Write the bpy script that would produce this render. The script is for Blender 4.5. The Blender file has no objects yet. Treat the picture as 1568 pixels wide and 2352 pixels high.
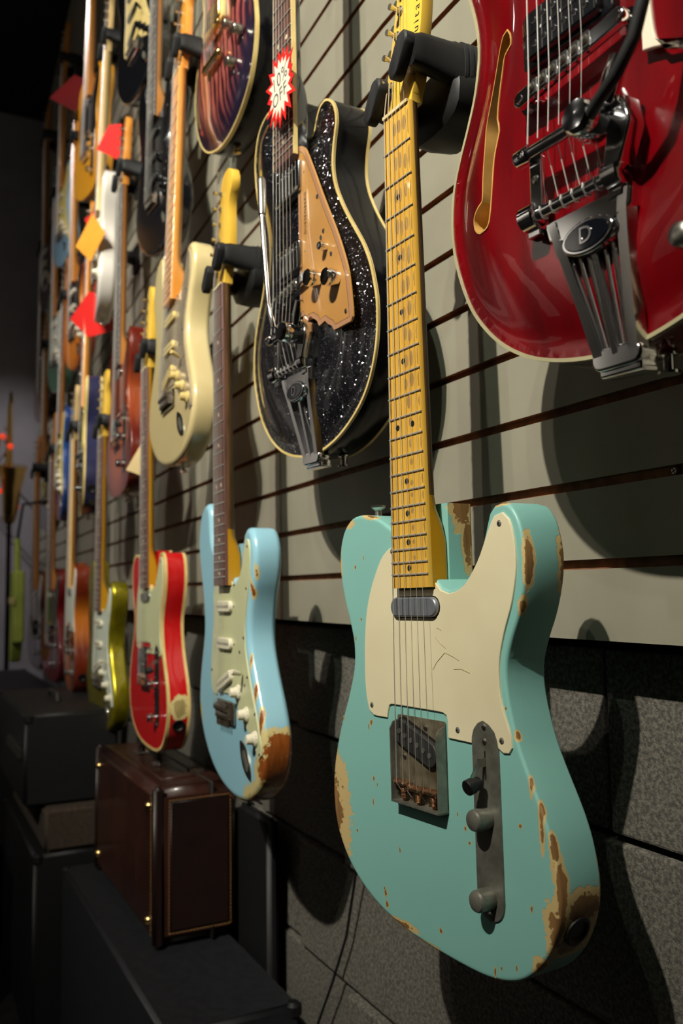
import bpy, bmesh, math, random
from mathutils import Vector, Matrix
from mathutils.geometry import delaunay_2d_cdt

# ------------------------------------------------------------------ camera, world, lights
S = bpy.context.scene
col = S.collection
R = math.radians
random.seed(7)

cam_data = bpy.data.cameras.new('camera')
cam = bpy.data.objects.new('camera', cam_data); col.objects.link(cam)
CX = Vector((0.4501905, 0.8928139, -0.0145546)); CD = Vector((-0.0848249, 0.0265345, -0.9960425)); CF = Vector((-0.8888944, 0.4496435, 0.0876784))
cam.matrix_world = Matrix(((CX.x, -CD.x, -CF.x, 0.0), (CX.y, -CD.y, -CF.y, -0.579), (CX.z, -CD.z, -CF.z, 1.1), (0, 0, 0, 1)))
cam_data.sensor_fit = 'VERTICAL'; cam_data.sensor_height = 36.0; cam_data.sensor_width = 24.0
cam_data.lens = 2012.0 / 2352.0 * 36.0
cam_data.clip_start = 0.02
cam_data.dof.use_dof = True
cam_data.dof.focus_distance = 0.80
cam_data.dof.aperture_fstop = 6.3
S.camera = cam

world = bpy.data.worlds.new('world'); S.world = world; world.use_nodes = True
bg = world.node_tree.nodes['Background']; bg.inputs[0].default_value = (0.55, 0.62, 0.8, 1); bg.inputs[1].default_value = 0.002

S.view_settings.view_transform = 'Standard'; S.view_settings.look = 'None'
S.view_settings.exposure = 0.0; S.view_settings.gamma = 1.0
S.view_settings.use_curve_mapping = False

# track spotlights: (lamp position, aim point, watts, colour, cone degrees, blend)
SPOTS = [
    ((0.30, -2.10, 3.42), (-1.00, 0.0, 2.12), 640, (1.0, 0.94, 0.80), 62, 0.9),
    ((0.08, -2.15, 3.50), (-1.10, 0.0, 2.20), 110, (1.0, 0.86, 0.80), 54, 1.0),
    ((0.52, -1.95, 3.45), (-0.90, 0.0, 2.20), 90, (0.90, 1.0, 0.84), 54, 1.0),
    ((-0.90, -2.20, 3.50), (-2.15, 0.0, 2.25), 190, (0.97, 1.0, 0.88), 46, 0.9),
    ((-2.20, -1.80, 3.60), (-2.90, 0.0, 2.10), 170, (1.0, 0.88, 0.84), 48, 0.9),
    ((-3.90, -1.60, 3.60), (-5.30, 0.0, 1.45), 160, (1.0, 0.94, 0.95), 46, 0.6),
    ((-0.60, -2.30, 3.60), (-2.00, -3.4, 1.90), 125, (1.0, 0.95, 0.88), 60, 0.5),  # added spot, lights the unseen reflector boards opposite
    ((-2.40, -2.30, 3.60), (-4.40, -3.4, 1.90), 200, (1.0, 0.95, 0.88), 64, 0.5),  # second added spot, for the farther reflector boards
]

# ------------------------------------------------------------------ materials
def mat(name, base=(0.5, 0.5, 0.5), rough=0.5, metal=0.0, coat=0.0, spec=0.5, coat_rough=0.03):
    m = bpy.data.materials.new(name); m.use_nodes = True
    b = m.node_tree.nodes['Principled BSDF']
    b.inputs['Base Color'].default_value = (*base, 1); b.inputs['Roughness'].default_value = rough
    b.inputs['Metallic'].default_value = metal; b.inputs['Coat Weight'].default_value = coat
    b.inputs['Coat Roughness'].default_value = coat_rough
    b.inputs['Specular IOR Level'].default_value = spec
    return m
def srgb(r, g, b):
    f = lambda c: (c / 255 / 12.92) if c / 255 <= 0.04045 else ((c / 255 + 0.055) / 1.055) ** 2.4
    return (f(r), f(g), f(b))
class NT:
    def __init__(s, m): s.t = m.node_tree; s.b = s.t.nodes['Principled BSDF']
    def n(s, typ, **kw):
        x = s.t.nodes.new(typ)
        for k, v in kw.items(): setattr(x, k, v)
        return x
    def l(s, a, b): s.t.links.new(a, b)
    def coord(s, scale=(1, 1, 1), loc=(0, 0, 0)):
        c = s.n('ShaderNodeTexCoord'); mp = s.n('ShaderNodeMapping')
        mp.inputs['Scale'].default_value = scale; mp.inputs['Location'].default_value = loc
        s.l(c.outputs['Object'], mp.inputs[0]); return mp.outputs[0]
    def noise(s, vec, scale, detail=3, rough=0.55):
        x = s.n('ShaderNodeTexNoise'); x.inputs['Scale'].default_value = scale
        x.inputs['Detail'].default_value = detail; x.inputs['Roughness'].default_value = rough
        if vec is not None: s.l(vec, x.inputs['Vector'])
        return x
    def ramp(s, fac, stops):
        x = s.n('ShaderNodeValToRGB'); e = x.color_ramp.elements
        while len(e) < len(stops): e.new(0.5)
        for i, (p, c) in enumerate(stops):
            e[i].position = p; e[i].color = (*c, 1) if len(c) == 3 else c
        s.l(fac, x.inputs[0]); return x
    def math(s, op, a, b=None, clamp=False):
        x = s.n('ShaderNodeMath', operation=op, use_clamp=clamp)
        for i, v in enumerate((a, b)):
            if v is None: continue
            if isinstance(v, (int, float)): x.inputs[i].default_value = v
            else: s.l(v, x.inputs[i])
        return x.outputs[0]
    def mix(s, fac, a, b):
        x = s.n('ShaderNodeMix', data_type='RGBA')
        if isinstance(fac, (int, float)): x.inputs[0].default_value = fac
        else: s.l(fac, x.inputs[0])
        for sock, v in ((x.inputs[6], a), (x.inputs[7], b)):
            if isinstance(v, tuple): sock.default_value = (*v, 1)
            else: s.l(v, sock)
        return x.outputs[2]
    def bump(s, h, strength=0.2, dist=0.001):
        x = s.n('ShaderNodeBump'); x.inputs['Strength'].default_value = strength; x.inputs['Distance'].default_value = dist
        s.l(h, x.inputs['Height']); s.l(x.outputs[0], s.b.inputs['Normal'])

def noisy(name, c1, c2, scale, rough=0.5, metal=0.0, coat=0.0, bump=0.0, bscale=None, stretch=(1, 1, 1), bdist=0.0005, lo=0.35, hi=0.65):
    m = mat(name, c1, rough, metal, coat); q = NT(m); v = q.coord(stretch)
    nz = q.noise(v, scale); rp = q.ramp(nz.outputs[0], [(lo, c1), (hi, c2)])
    q.l(rp.outputs[0], q.b.inputs['Base Color'])
    if bump:
        n2 = q.noise(v, bscale or scale * 4, 4); q.bump(n2.outputs[0], bump, bdist)
    return m

def worn_paint(name, paint, under, wood, blobs, rough=0.42, coat=0.0):
    """paint layer worn through to sealer and wood at hand-placed blobs (local metres); blob=(centre, radii, depth)"""
    m = mat(name, paint, rough, 0, coat); q = NT(m)
    c = q.n('ShaderNodeTexCoord').outputs['Object']
    nz = q.noise(c, 55, 5, 0.62); nz2 = q.noise(c, 220, 3, 0.6)
    wob = q.math('ADD', q.math('MULTIPLY', q.math('SUBTRACT', nz.outputs[0], 0.5), 0.8), q.math('MULTIPLY', q.math('SUBTRACT', nz2.outputs[0], 0.5), 0.45))
    tot = None
    for ctr, rad in blobs:
        mp = q.n('ShaderNodeMapping'); sc = [1.0 / (r / 1000) for r in rad]
        mp.inputs['Scale'].default_value = sc; mp.inputs['Location'].default_value = [-ctr[i] / 1000 * sc[i] for i in range(3)]
        q.l(c, mp.inputs[0])
        ln = q.n('ShaderNodeVectorMath', operation='LENGTH'); q.l(mp.outputs[0], ln.inputs[0])
        d = ln.outputs['Value']
        tot = d if tot is None else q.math('MINIMUM', tot, d)
    f = q.math('ADD', tot, wob)
    m_under = q.math('SUBTRACT', 1.0, q.ramp(f, [(0.97, (0, 0, 0)), (1.0, (1, 1, 1))]).outputs[0])
    m_wood = q.math('SUBTRACT', 1.0, q.ramp(f, [(0.60, (0, 0, 0)), (0.66, (1, 1, 1))]).outputs[0])
    wv = q.noise(q.coord((1, 0.12, 1)), 160, 4)
    wcol = q.ramp(wv.outputs[0], [(0.3, tuple(x * 0.55 for x in wood)), (0.7, wood)])
    big = q.noise(c, 9, 2); pc = q.mix(q.math('MULTIPLY', big.outputs[0], 0.35), paint, tuple(x * 0.82 for x in paint))
    a = q.mix(m_under, pc, under); b = q.mix(m_wood, a, wcol.outputs[0])
    q.l(b, q.b.inputs['Base Color'])
    h = q.math('SUBTRACT', 1.0, q.math('ADD', q.math('MULTIPLY', m_under, 0.5), q.math('MULTIPLY', m_wood, 0.5)))
    q.bump(h, 0.5, 0.0005)
    return m

def wood_mat(name, light, dark, rough=0.4, coat=0.0, scale=60, axis=1):
    m = mat(name, light, rough, 0, coat); q = NT(m); st = [1, 1, 1]; st[axis] = 0.05
    v = q.coord(tuple(st)); nz = q.noise(v, scale * 3, 5, 0.6)
    rp = q.ramp(nz.outputs[0], [(0.32, dark), (0.62, light)]); q.l(rp.outputs[0], q.b.inputs['Base Color'])
    return m

M = {}
M['slat'] = noisy('painted_slat', srgb(145, 141, 125), srgb(134, 130, 115), 6, 0.55, bump=0.12, bscale=900, bdist=0.0003)
M['mdf'] = noisy('raw_mdf', srgb(140, 96, 62), srgb(106, 70, 46), 60, 0.85)
M['block'] = noisy('concrete_block', srgb(112, 108, 98), srgb(72, 70, 66), 220, 0.95, bump=0.6, bscale=420, bdist=0.002, lo=0.38, hi=0.6)
M['mortar'] = noisy('mortar', srgb(52, 50, 48), srgb(38, 37, 36), 80, 0.95)
M['floor'] = noisy('dark_floor', srgb(44, 44, 44), srgb(30, 30, 31), 20, 0.6)
M['ceiling'] = noisy('dark_ceiling', srgb(20, 21, 26), srgb(13, 14, 18), 4, 0.9)
M['end_wall'] = noisy('grey_end_wall', srgb(150, 146, 150), srgb(138, 135, 139), 5, 0.7)
M['far_wall'] = noisy('far_aisle_wall', srgb(62, 60, 56), srgb(50, 48, 46), 2, 0.7)
M['lens'] = mat('lit_lens', (1, 1, 1), 0.3)
M['lens'].node_tree.nodes['Principled BSDF'].inputs['Emission Color'].default_value = (1, 0.94, 0.84, 1); M['lens'].node_tree.nodes['Principled BSDF'].inputs['Emission Strength'].default_value = 30
M['reflector_white'] = noisy('white_reflector_board', srgb(232, 228, 220), srgb(220, 216, 208), 3, 0.6)  # for boards added only as something bright to reflect
M['plastic_black'] = noisy('black_plastic', srgb(15, 15, 16), srgb(11, 11, 12), 200, 0.5, bump=0.1, bscale=1500, bdist=0.0002)
M['rubber'] = noisy('black_rubber', srgb(28, 29, 31), srgb(23, 24, 26), 300, 0.65, bump=0.2, bscale=2000, bdist=0.0002)
M['chrome'] = mat('chrome', (0.88, 0.88, 0.89), 0.10, 1.0)
M['nickel'] = noisy('aged_nickel', (0.62, 0.60, 0.54), (0.48, 0.46, 0.40), 90, 0.28, 1.0)
M['steel_string'] = mat('steel_string', (0.72, 0.70, 0.66), 0.3, 0.65)
M['dull_steel'] = noisy('aged_steel', (0.24, 0.235, 0.20), (0.15, 0.145, 0.12), 70, 0.42, 0.55)
M['corroded'] = noisy('rusty_plate', (0.24, 0.21, 0.14), (0.12, 0.09, 0.05), 60, 0.5, 0.5)
M['brass'] = noisy('aged_brass', (0.48, 0.25, 0.12), (0.28, 0.13, 0.07), 120, 0.4, 0.9)
M['pickup_steel'] = noisy('brushed_pickup_cover', (0.30, 0.32, 0.36), (0.24, 0.26, 0.30), 50, 0.35, 0.6)
M['gold'] = mat('gold_plate', (0.85, 0.58, 0.22), 0.2, 1.0)
M['fret'] = mat('fret_wire', (0.58, 0.56, 0.50), 0.35, 0.6)
M['bone'] = noisy('bone_nut', srgb(214, 196, 150), srgb(190, 170, 122), 90, 0.4)
M['maple_aged'] = noisy('amber_maple', srgb(222, 176, 72), srgb(200, 150, 52), 30, 0.32, coat=0.35, stretch=(1, 0.08, 1))
M['maple_side'] = noisy('worn_neck_wood', srgb(120, 88, 50), srgb(86, 60, 34), 120, 0.5, stretch=(1, 0.1, 1))
M['maple_amber'] = noisy('dark_amber_maple', srgb(196, 142, 26), srgb(176, 122, 18), 30, 0.32, coat=0.3, stretch=(1, 0.1, 1))
M['maple_head'] = noisy('yellow_maple_head', srgb(236, 194, 78), srgb(222, 176, 60), 30, 0.3, coat=0.3, stretch=(1, 0.1, 1))
M['maple_orange'] = noisy('orange_maple', srgb(226, 158, 72), srgb(200, 124, 44), 40, 0.28, coat=0.5, stretch=(1, 0.12, 1))
M['maple_pale'] = noisy('pale_maple', srgb(226, 196, 140), srgb(206, 172, 112), 40, 0.35, coat=0.3, stretch=(1, 0.1, 1))
M['maple_brown'] = noisy('tan_neck_wood', srgb(184, 124, 58), srgb(150, 94, 40), 40, 0.4, coat=0.3, stretch=(1, 0.1, 1))
M['rosewood'] = wood_mat('rosewood', srgb(100, 66, 56), srgb(62, 38, 34), 0.45, 0.15, 60)
M['ebony'] = wood_mat('dark_rosewood', srgb(58, 44, 40), srgb(36, 27, 26), 0.4, 0.1, 60)
M['guard_cream'] = noisy('aged_white_guard', srgb(226, 216, 182), srgb(216, 205, 170), 8, 0.4)
M['guard_mint'] = noisy('mint_guard', srgb(198, 200, 158), srgb(188, 191, 150), 8, 0.38)
M['guard_pale'] = noisy('pale_guard', srgb(206, 212, 196), srgb(196, 203, 188), 8, 0.35)
M['guard_yellow'] = noisy('yellowed_guard', srgb(222, 208, 128), srgb(206, 190, 108), 8, 0.35)
M['guard_gold'] = noisy('gold_perspex', srgb(180, 132, 74), srgb(168, 122, 66), 5, 0.25, coat=0.6)
M['guard_gold_rim'] = mat('gold_perspex_rim', srgb(168, 124, 92), 0.2, 0, 0.6)
M['guard_black'] = mat('black_guard', srgb(18, 18, 19), 0.2, 0, 0.3)
M['guard_tan'] = noisy('pearly_tan_guard', srgb(168, 154, 130), srgb(146, 133, 112), 22, 0.16, coat=0.9)
M['white_plastic'] = noisy('aged_white_plastic', srgb(226, 220, 198), srgb(212, 205, 180), 40, 0.35)
M['black_inlay'] = mat('black_dot', srgb(22, 20, 18), 0.5)
M['pearl'] = mat('pearl_dot', srgb(216, 204, 176), 0.3, 0, 0.3)
M['binding_cream'] = noisy('cream_binding', srgb(222, 198, 132), srgb(206, 180, 112), 30, 0.35, coat=0.3)
M['binding_grey'] = noisy('grey_cream_binding', srgb(176, 168, 132), srgb(162, 154, 120), 30, 0.35, coat=0.4)
M['black_line'] = mat('black_purfling', srgb(28, 22, 20), 0.4, 0, 0.4)
M['pickup_black'] = noisy('worn_black_bobbin', srgb(52, 52, 50), srgb(36, 36, 35), 60, 0.55)
M['pole'] = mat('magnet_pole', srgb(120, 122, 116), 0.45, 0.6)
M['wear_brown'] = noisy('played_wood', srgb(168, 132, 72), srgb(146, 112, 60), 200, 0.5, stretch=(1, 0.2, 1))
M['chip_under'] = mat('chip_sealer', srgb(190, 172, 116), 0.5)
M['chip_wood'] = mat('chip_wood', srgb(122, 88, 50), 0.7)
M['ink'] = mat('black_ink', srgb(24, 20, 16), 0.6)
M['red_ink'] = mat('red_card', srgb(214, 30, 24), 0.55)
M['white_card'] = noisy('white_card', srgb(236, 222, 200), srgb(228, 214, 192), 10, 0.6)
M['cream_card'] = noisy('cream_card', srgb(214, 188, 140), srgb(200, 176, 128), 10, 0.7)
M['yellow_card'] = noisy('orange_card', srgb(222, 150, 30), srgb(212, 140, 22), 10, 0.6)
M['pencil'] = mat('pencil_line', srgb(70, 74, 76), 0.7)
M['oval_black'] = mat('black_enamel', (0.004, 0.005, 0.008), 0.05, 0, 1.0)
M['leather'] = noisy('brown_leather', srgb(60, 31, 22), srgb(44, 22, 16), 8, 0.36, coat=0.3, bump=0.3, bscale=500, bdist=0.0005)
M['leather_dark'] = noisy('dark_leather', srgb(32, 16, 13), srgb(24, 12, 10), 20, 0.42, bump=0.3, bscale=500, bdist=0.0005)
M['thread'] = mat('stitching', srgb(150, 112, 60), 0.7)
M['tolex'] = noisy('black_tolex', srgb(15, 16, 18), srgb(10, 11, 12), 120, 0.55, bump=0.4, bscale=900, bdist=0.0005)
M['tolex_blue'] = noisy('slate_tolex', srgb(27, 29, 34), srgb(20, 22, 26), 60, 0.6, bump=0.3, bscale=900, bdist=0.0005)
M['grille_cloth'] = noisy('brown_grille_cloth', srgb(66, 54, 42), srgb(48, 39, 31), 120, 0.9)
M['lime_fabric'] = noisy('lime_fabric', srgb(176, 192, 84), srgb(150, 168, 66), 12, 0.6)
M['saddle_dark'] = noisy('dark_saddles', (0.14, 0.11, 0.08), (0.08, 0.06, 0.045), 120, 0.5, 0.8)
M['fhole_cream'] = noisy('cream_fhole_binding', srgb(214, 172, 98), srgb(196, 150, 80), 40, 0.4, coat=0.2)
M['brown_inside'] = mat('hollow_inside', srgb(92, 58, 24), 0.6)

# coloured body finishes
def gloss(name, c, c2=None, scale=3, coat=1.0, rough=0.3):
    return noisy(name, c, c2 or tuple(x * 0.85 for x in c), scale, rough, 0, coat)
M['red_gloss'] = noisy('candy_red', (0.21, 0.0, 0.003), (0.10, 0.0, 0.002), 7, 0.25, 0, 1.0, stretch=(3, 0.6, 1))
M['cream_gloss'] = gloss('vintage_cream', srgb(216, 198, 146), srgb(206, 187, 136))
M['brown_gloss'] = noisy('amber_brown_burst', srgb(150, 62, 22), srgb(96, 28, 14), 5, 0.25, 0, 1.0)
M['orange_gloss'] = gloss('orange_burst', srgb(206, 108, 24), srgb(190, 90, 18))
M['darkred_gloss'] = gloss('dark_cherry', srgb(110, 14, 14), srgb(84, 10, 10))
M['black_gloss'] = mat('black_gloss', (0.006, 0.006, 0.008), 0.2, 0, 1.0)
M['black_side'] = mat('black_side', (0.003, 0.003, 0.004), 0.16, 0, 0.0, 0.3)
M['navy_gloss'] = gloss('navy', srgb(44, 46, 84), srgb(34, 34, 62))
M['blue_gloss'] = gloss('metallic_blue', srgb(36, 78, 150), srgb(24, 44, 90))
M['ice_gloss'] = gloss('pale_blue', srgb(150, 190, 210), srgb(120, 164, 190))
M['seafoam_gloss'] = gloss('sea_green', srgb(96, 138, 116), srgb(72, 112, 92))
M['yellow_gloss'] = gloss('butterscotch', srgb(228, 162, 40), srgb(216, 148, 30))
M['white_gloss'] = gloss('white_gloss', srgb(226, 220, 210), srgb(212, 206, 198))
M['maroon_gloss'] = gloss('maroon', srgb(70, 24, 18), srgb(50, 16, 12))
M['gold_flake'] = noisy('green_gold_metallic', (0.46, 0.38, 0.012), (0.32, 0.28, 0.008), 40, 0.3, 0.75, 1.0)
def red_bound():
    blobs = [((128, -690, -48), (9, 26, 26)), ((-152, -660, -14), (7, 40, 12))]
    return worn_paint('worn_fiesta_red', srgb(198, 22, 24), srgb(216, 200, 140), srgb(190, 170, 110), [(((166), -700, -34), (12, 24, 20)), ((-163, -670, -12), (8, 44, 12))], 0.25, 0.6)
M['red_worn'] = red_bound()
def sparkle():
    m = mat('black_sparkle', (0.004, 0.004, 0.006), 0.25, 0, 1.0); q = NT(m)
    v = q.coord()
    tot = None
    for sc, th in ((420, 0.74), (900, 0.62)):
        vo = q.n('ShaderNodeTexVoronoi'); vo.inputs['Scale'].default_value = sc; q.l(v, vo.inputs['Vector'])
        near = q.math('LESS_THAN', vo.outputs['Distance'], 0.34)
        sep = q.n('ShaderNodeSeparateColor'); q.l(vo.outputs['Color'], sep.inputs[0])
        pick = q.math('GREATER_THAN', sep.outputs[0], th)
        f = q.math('MULTIPLY', near, pick)
        tot = f if tot is None else q.math('MAXIMUM', tot, f)
        if sc == 420: vcol = vo.outputs['Color']
    q.l(q.mix(tot, (0.004, 0.004, 0.006), (0.85, 0.86, 0.9)), q.b.inputs['Base Color'])
    q.l(tot, q.b.inputs['Metallic'])
    geo = q.n('ShaderNodeNewGeometry')
    sub = q.n('ShaderNodeVectorMath', operation='SUBTRACT'); q.l(vcol, sub.inputs[0]); sub.inputs[1].default_value = (0.5, 0.5, 0.5)
    sca = q.n('ShaderNodeVectorMath', operation='SCALE'); q.l(sub.outputs[0], sca.inputs[0]); q.l(q.math('MULTIPLY', tot, 1.1), sca.inputs['Scale'])
    ad = q.n('ShaderNodeVectorMath', operation='ADD'); q.l(geo.outputs['Normal'], ad.inputs[0]); q.l(sca.outputs[0], ad.inputs[1])
    no = q.n('ShaderNodeVectorMath', operation='NORMALIZE'); q.l(ad.outputs[0], no.inputs[0]); q.l(no.outputs[0], q.b.inputs['Normal'])
    return m
M['sparkle'] = sparkle()
def purple_burst():
    m = mat('purple_flame_burst', (0.2, 0.02, 0.03), 0.3, 0, 1.0); q = NT(m)
    c = q.n('ShaderNodeTexCoord').outputs['Object']
    wv = q.n('ShaderNodeTexWave', bands_direction='DIAGONAL'); wv.inputs['Scale'].default_value = 15; wv.inputs['Distortion'].default_value = 6.0; wv.inputs['Detail'].default_value = 3
    mp = q.n('ShaderNodeMapping'); mp.inputs['Scale'].default_value = (2.2, 0.5, 0.2); q.l(c, mp.inputs[0]); q.l(mp.outputs[0], wv.inputs[0])
    fl = q.ramp(wv.outputs[0], [(0.15, srgb(30, 8, 14)), (0.5, srgb(118, 36, 44)), (0.85, srgb(164, 88, 78))])
    mp2 = q.n('ShaderNodeMapping'); sc = (1 / 0.165, 1 / 0.20, 0); mp2.inputs['Scale'].default_value = sc; mp2.inputs['Location'].default_value = (0, 0.650 * sc[1], 0)
    q.l(c, mp2.inputs[0]); ln = q.n('ShaderNodeVectorMath', operation='LENGTH'); q.l(mp2.outputs[0], ln.inputs[0])
    ed = q.ramp(ln.outputs['Value'], [(0.55, (0, 0, 0)), (0.95, (1, 1, 1))])
    q.l(q.mix(ed.outputs[0], fl.outputs[0], (0.010, 0.006, 0.02)), q.b.inputs['Base Color'])
    return m
M['purple_burst'] = purple_burst()
def edge_burst(name, inner, outer, sx=0.16, sy=0.22, cy=0.60):
    m = mat(name, inner, 0.3, 0, 1.0); q = NT(m); c = q.n('ShaderNodeTexCoord').outputs['Object']
    mp2 = q.n('ShaderNodeMapping'); sc = (1 / sx, 1 / sy, 0); mp2.inputs['Scale'].default_value = sc; mp2.inputs['Location'].default_value = (0, cy * sc[1], 0)
    q.l(c, mp2.inputs[0]); ln = q.n('ShaderNodeVectorMath', operation='LENGTH'); q.l(mp2.outputs[0], ln.inputs[0])
    ed = q.ramp(ln.outputs['Value'], [(0.60, (0, 0, 0)), (1.0, (1, 1, 1))])
    q.l(q.mix(ed.outputs[0], inner, outer), q.b.inputs['Base Color']); return m
M['orange_burst'] = edge_burst('orange_sunburst', srgb(222, 130, 34), srgb(110, 36, 12))
M['amber_burst'] = edge_burst('brown_sunburst', srgb(176, 84, 40), srgb(96, 24, 12))
M['teal_worn'] = worn_paint('relic_surf_green', srgb(132, 188, 180), srgb(200, 176, 122), srgb(150, 112, 68), [
    ((-178, -702, -26), (52, 78, 66)), ((-152, -750, -16), (14, 26, 12)), ((-163, -650, -14), (5, 26, 8)),
    ((-141, -450, -14), (7, 60, 12)), ((-135, -500, -14), (5, 40, 9)), ((-122, -398, -16), (22, 7, 10)), ((-75, -392, -12), (20, 6, 6)),
    ((-40, -783, -14), (34, 5, 9)), ((0, -791, -14), (32, 5, 8)), ((60, -796, -14), (42, 5, 8)), ((105, -791, -14), (24, 6, 8)),
    ((167, -700, -12), (7, 44, 7)), ((162, -662, -11), (5, 46, 5)), ((151, -638, -10), (4, 46, 4)), ((141, -618, -10), (3, 22, 3)), ((161, -735, -12), (13, 34, 9)), ((142, -768, -12), (9, 16, 8)),
    ((168, -722, -36), (10, 24, 26)), ((158, -748, -30), (14, 22, 26)),
    ((145, -452, -14), (5, 40, 7)), ((139, -490, -12), (6, 14, 6)), ((118, -399, -12), (14, 5, 5)),
    ((147, -470, -52), (7, 60, 8)), ((30, -392, -42), (16, 28, 16)), ((30, -425, -48), (8, 34, 8)), ((126, -590, -12), (4, 6, 4)),
    ((161, -705, -54), (8, 36, 4))])
M['blue_worn'] = worn_paint('relic_pale_blue', srgb(150, 200, 218), srgb(206, 190, 132), srgb(160, 88, 36), [
    ((160, -732, -40), (44, 66, 62)), ((120, -772, -40), (60, 36, 50)), ((164, -690, -40), (24, 30, 50)),
    ((147, -652, -14), (6, 46, 7)), ((127, -605, -14), (5, 54, 5)), ((106, -552, -14), (4, 54, 4)), ((113, -492, -15), (4.5, 46, 7)), ((125, -462, -16), (4, 26, 6)),
    ((-164, -640, -34), (18, 52, 30)), ((-150, -690, -28), (14, 40, 24)), ((-135, -500, -20), (4, 40, 7)),
    ((32, -425, -40), (8, 22, 12)), ((70, -776, -18), (40, 5, 8))], 0.28, 0.5)

# ------------------------------------------------------------------ mesh helpers
def V(s, t, n):   # guitar millimetres: s down the strings, t towards treble, n out of the face
    return Vector((t / 1000, -s / 1000, n / 1000))

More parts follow.
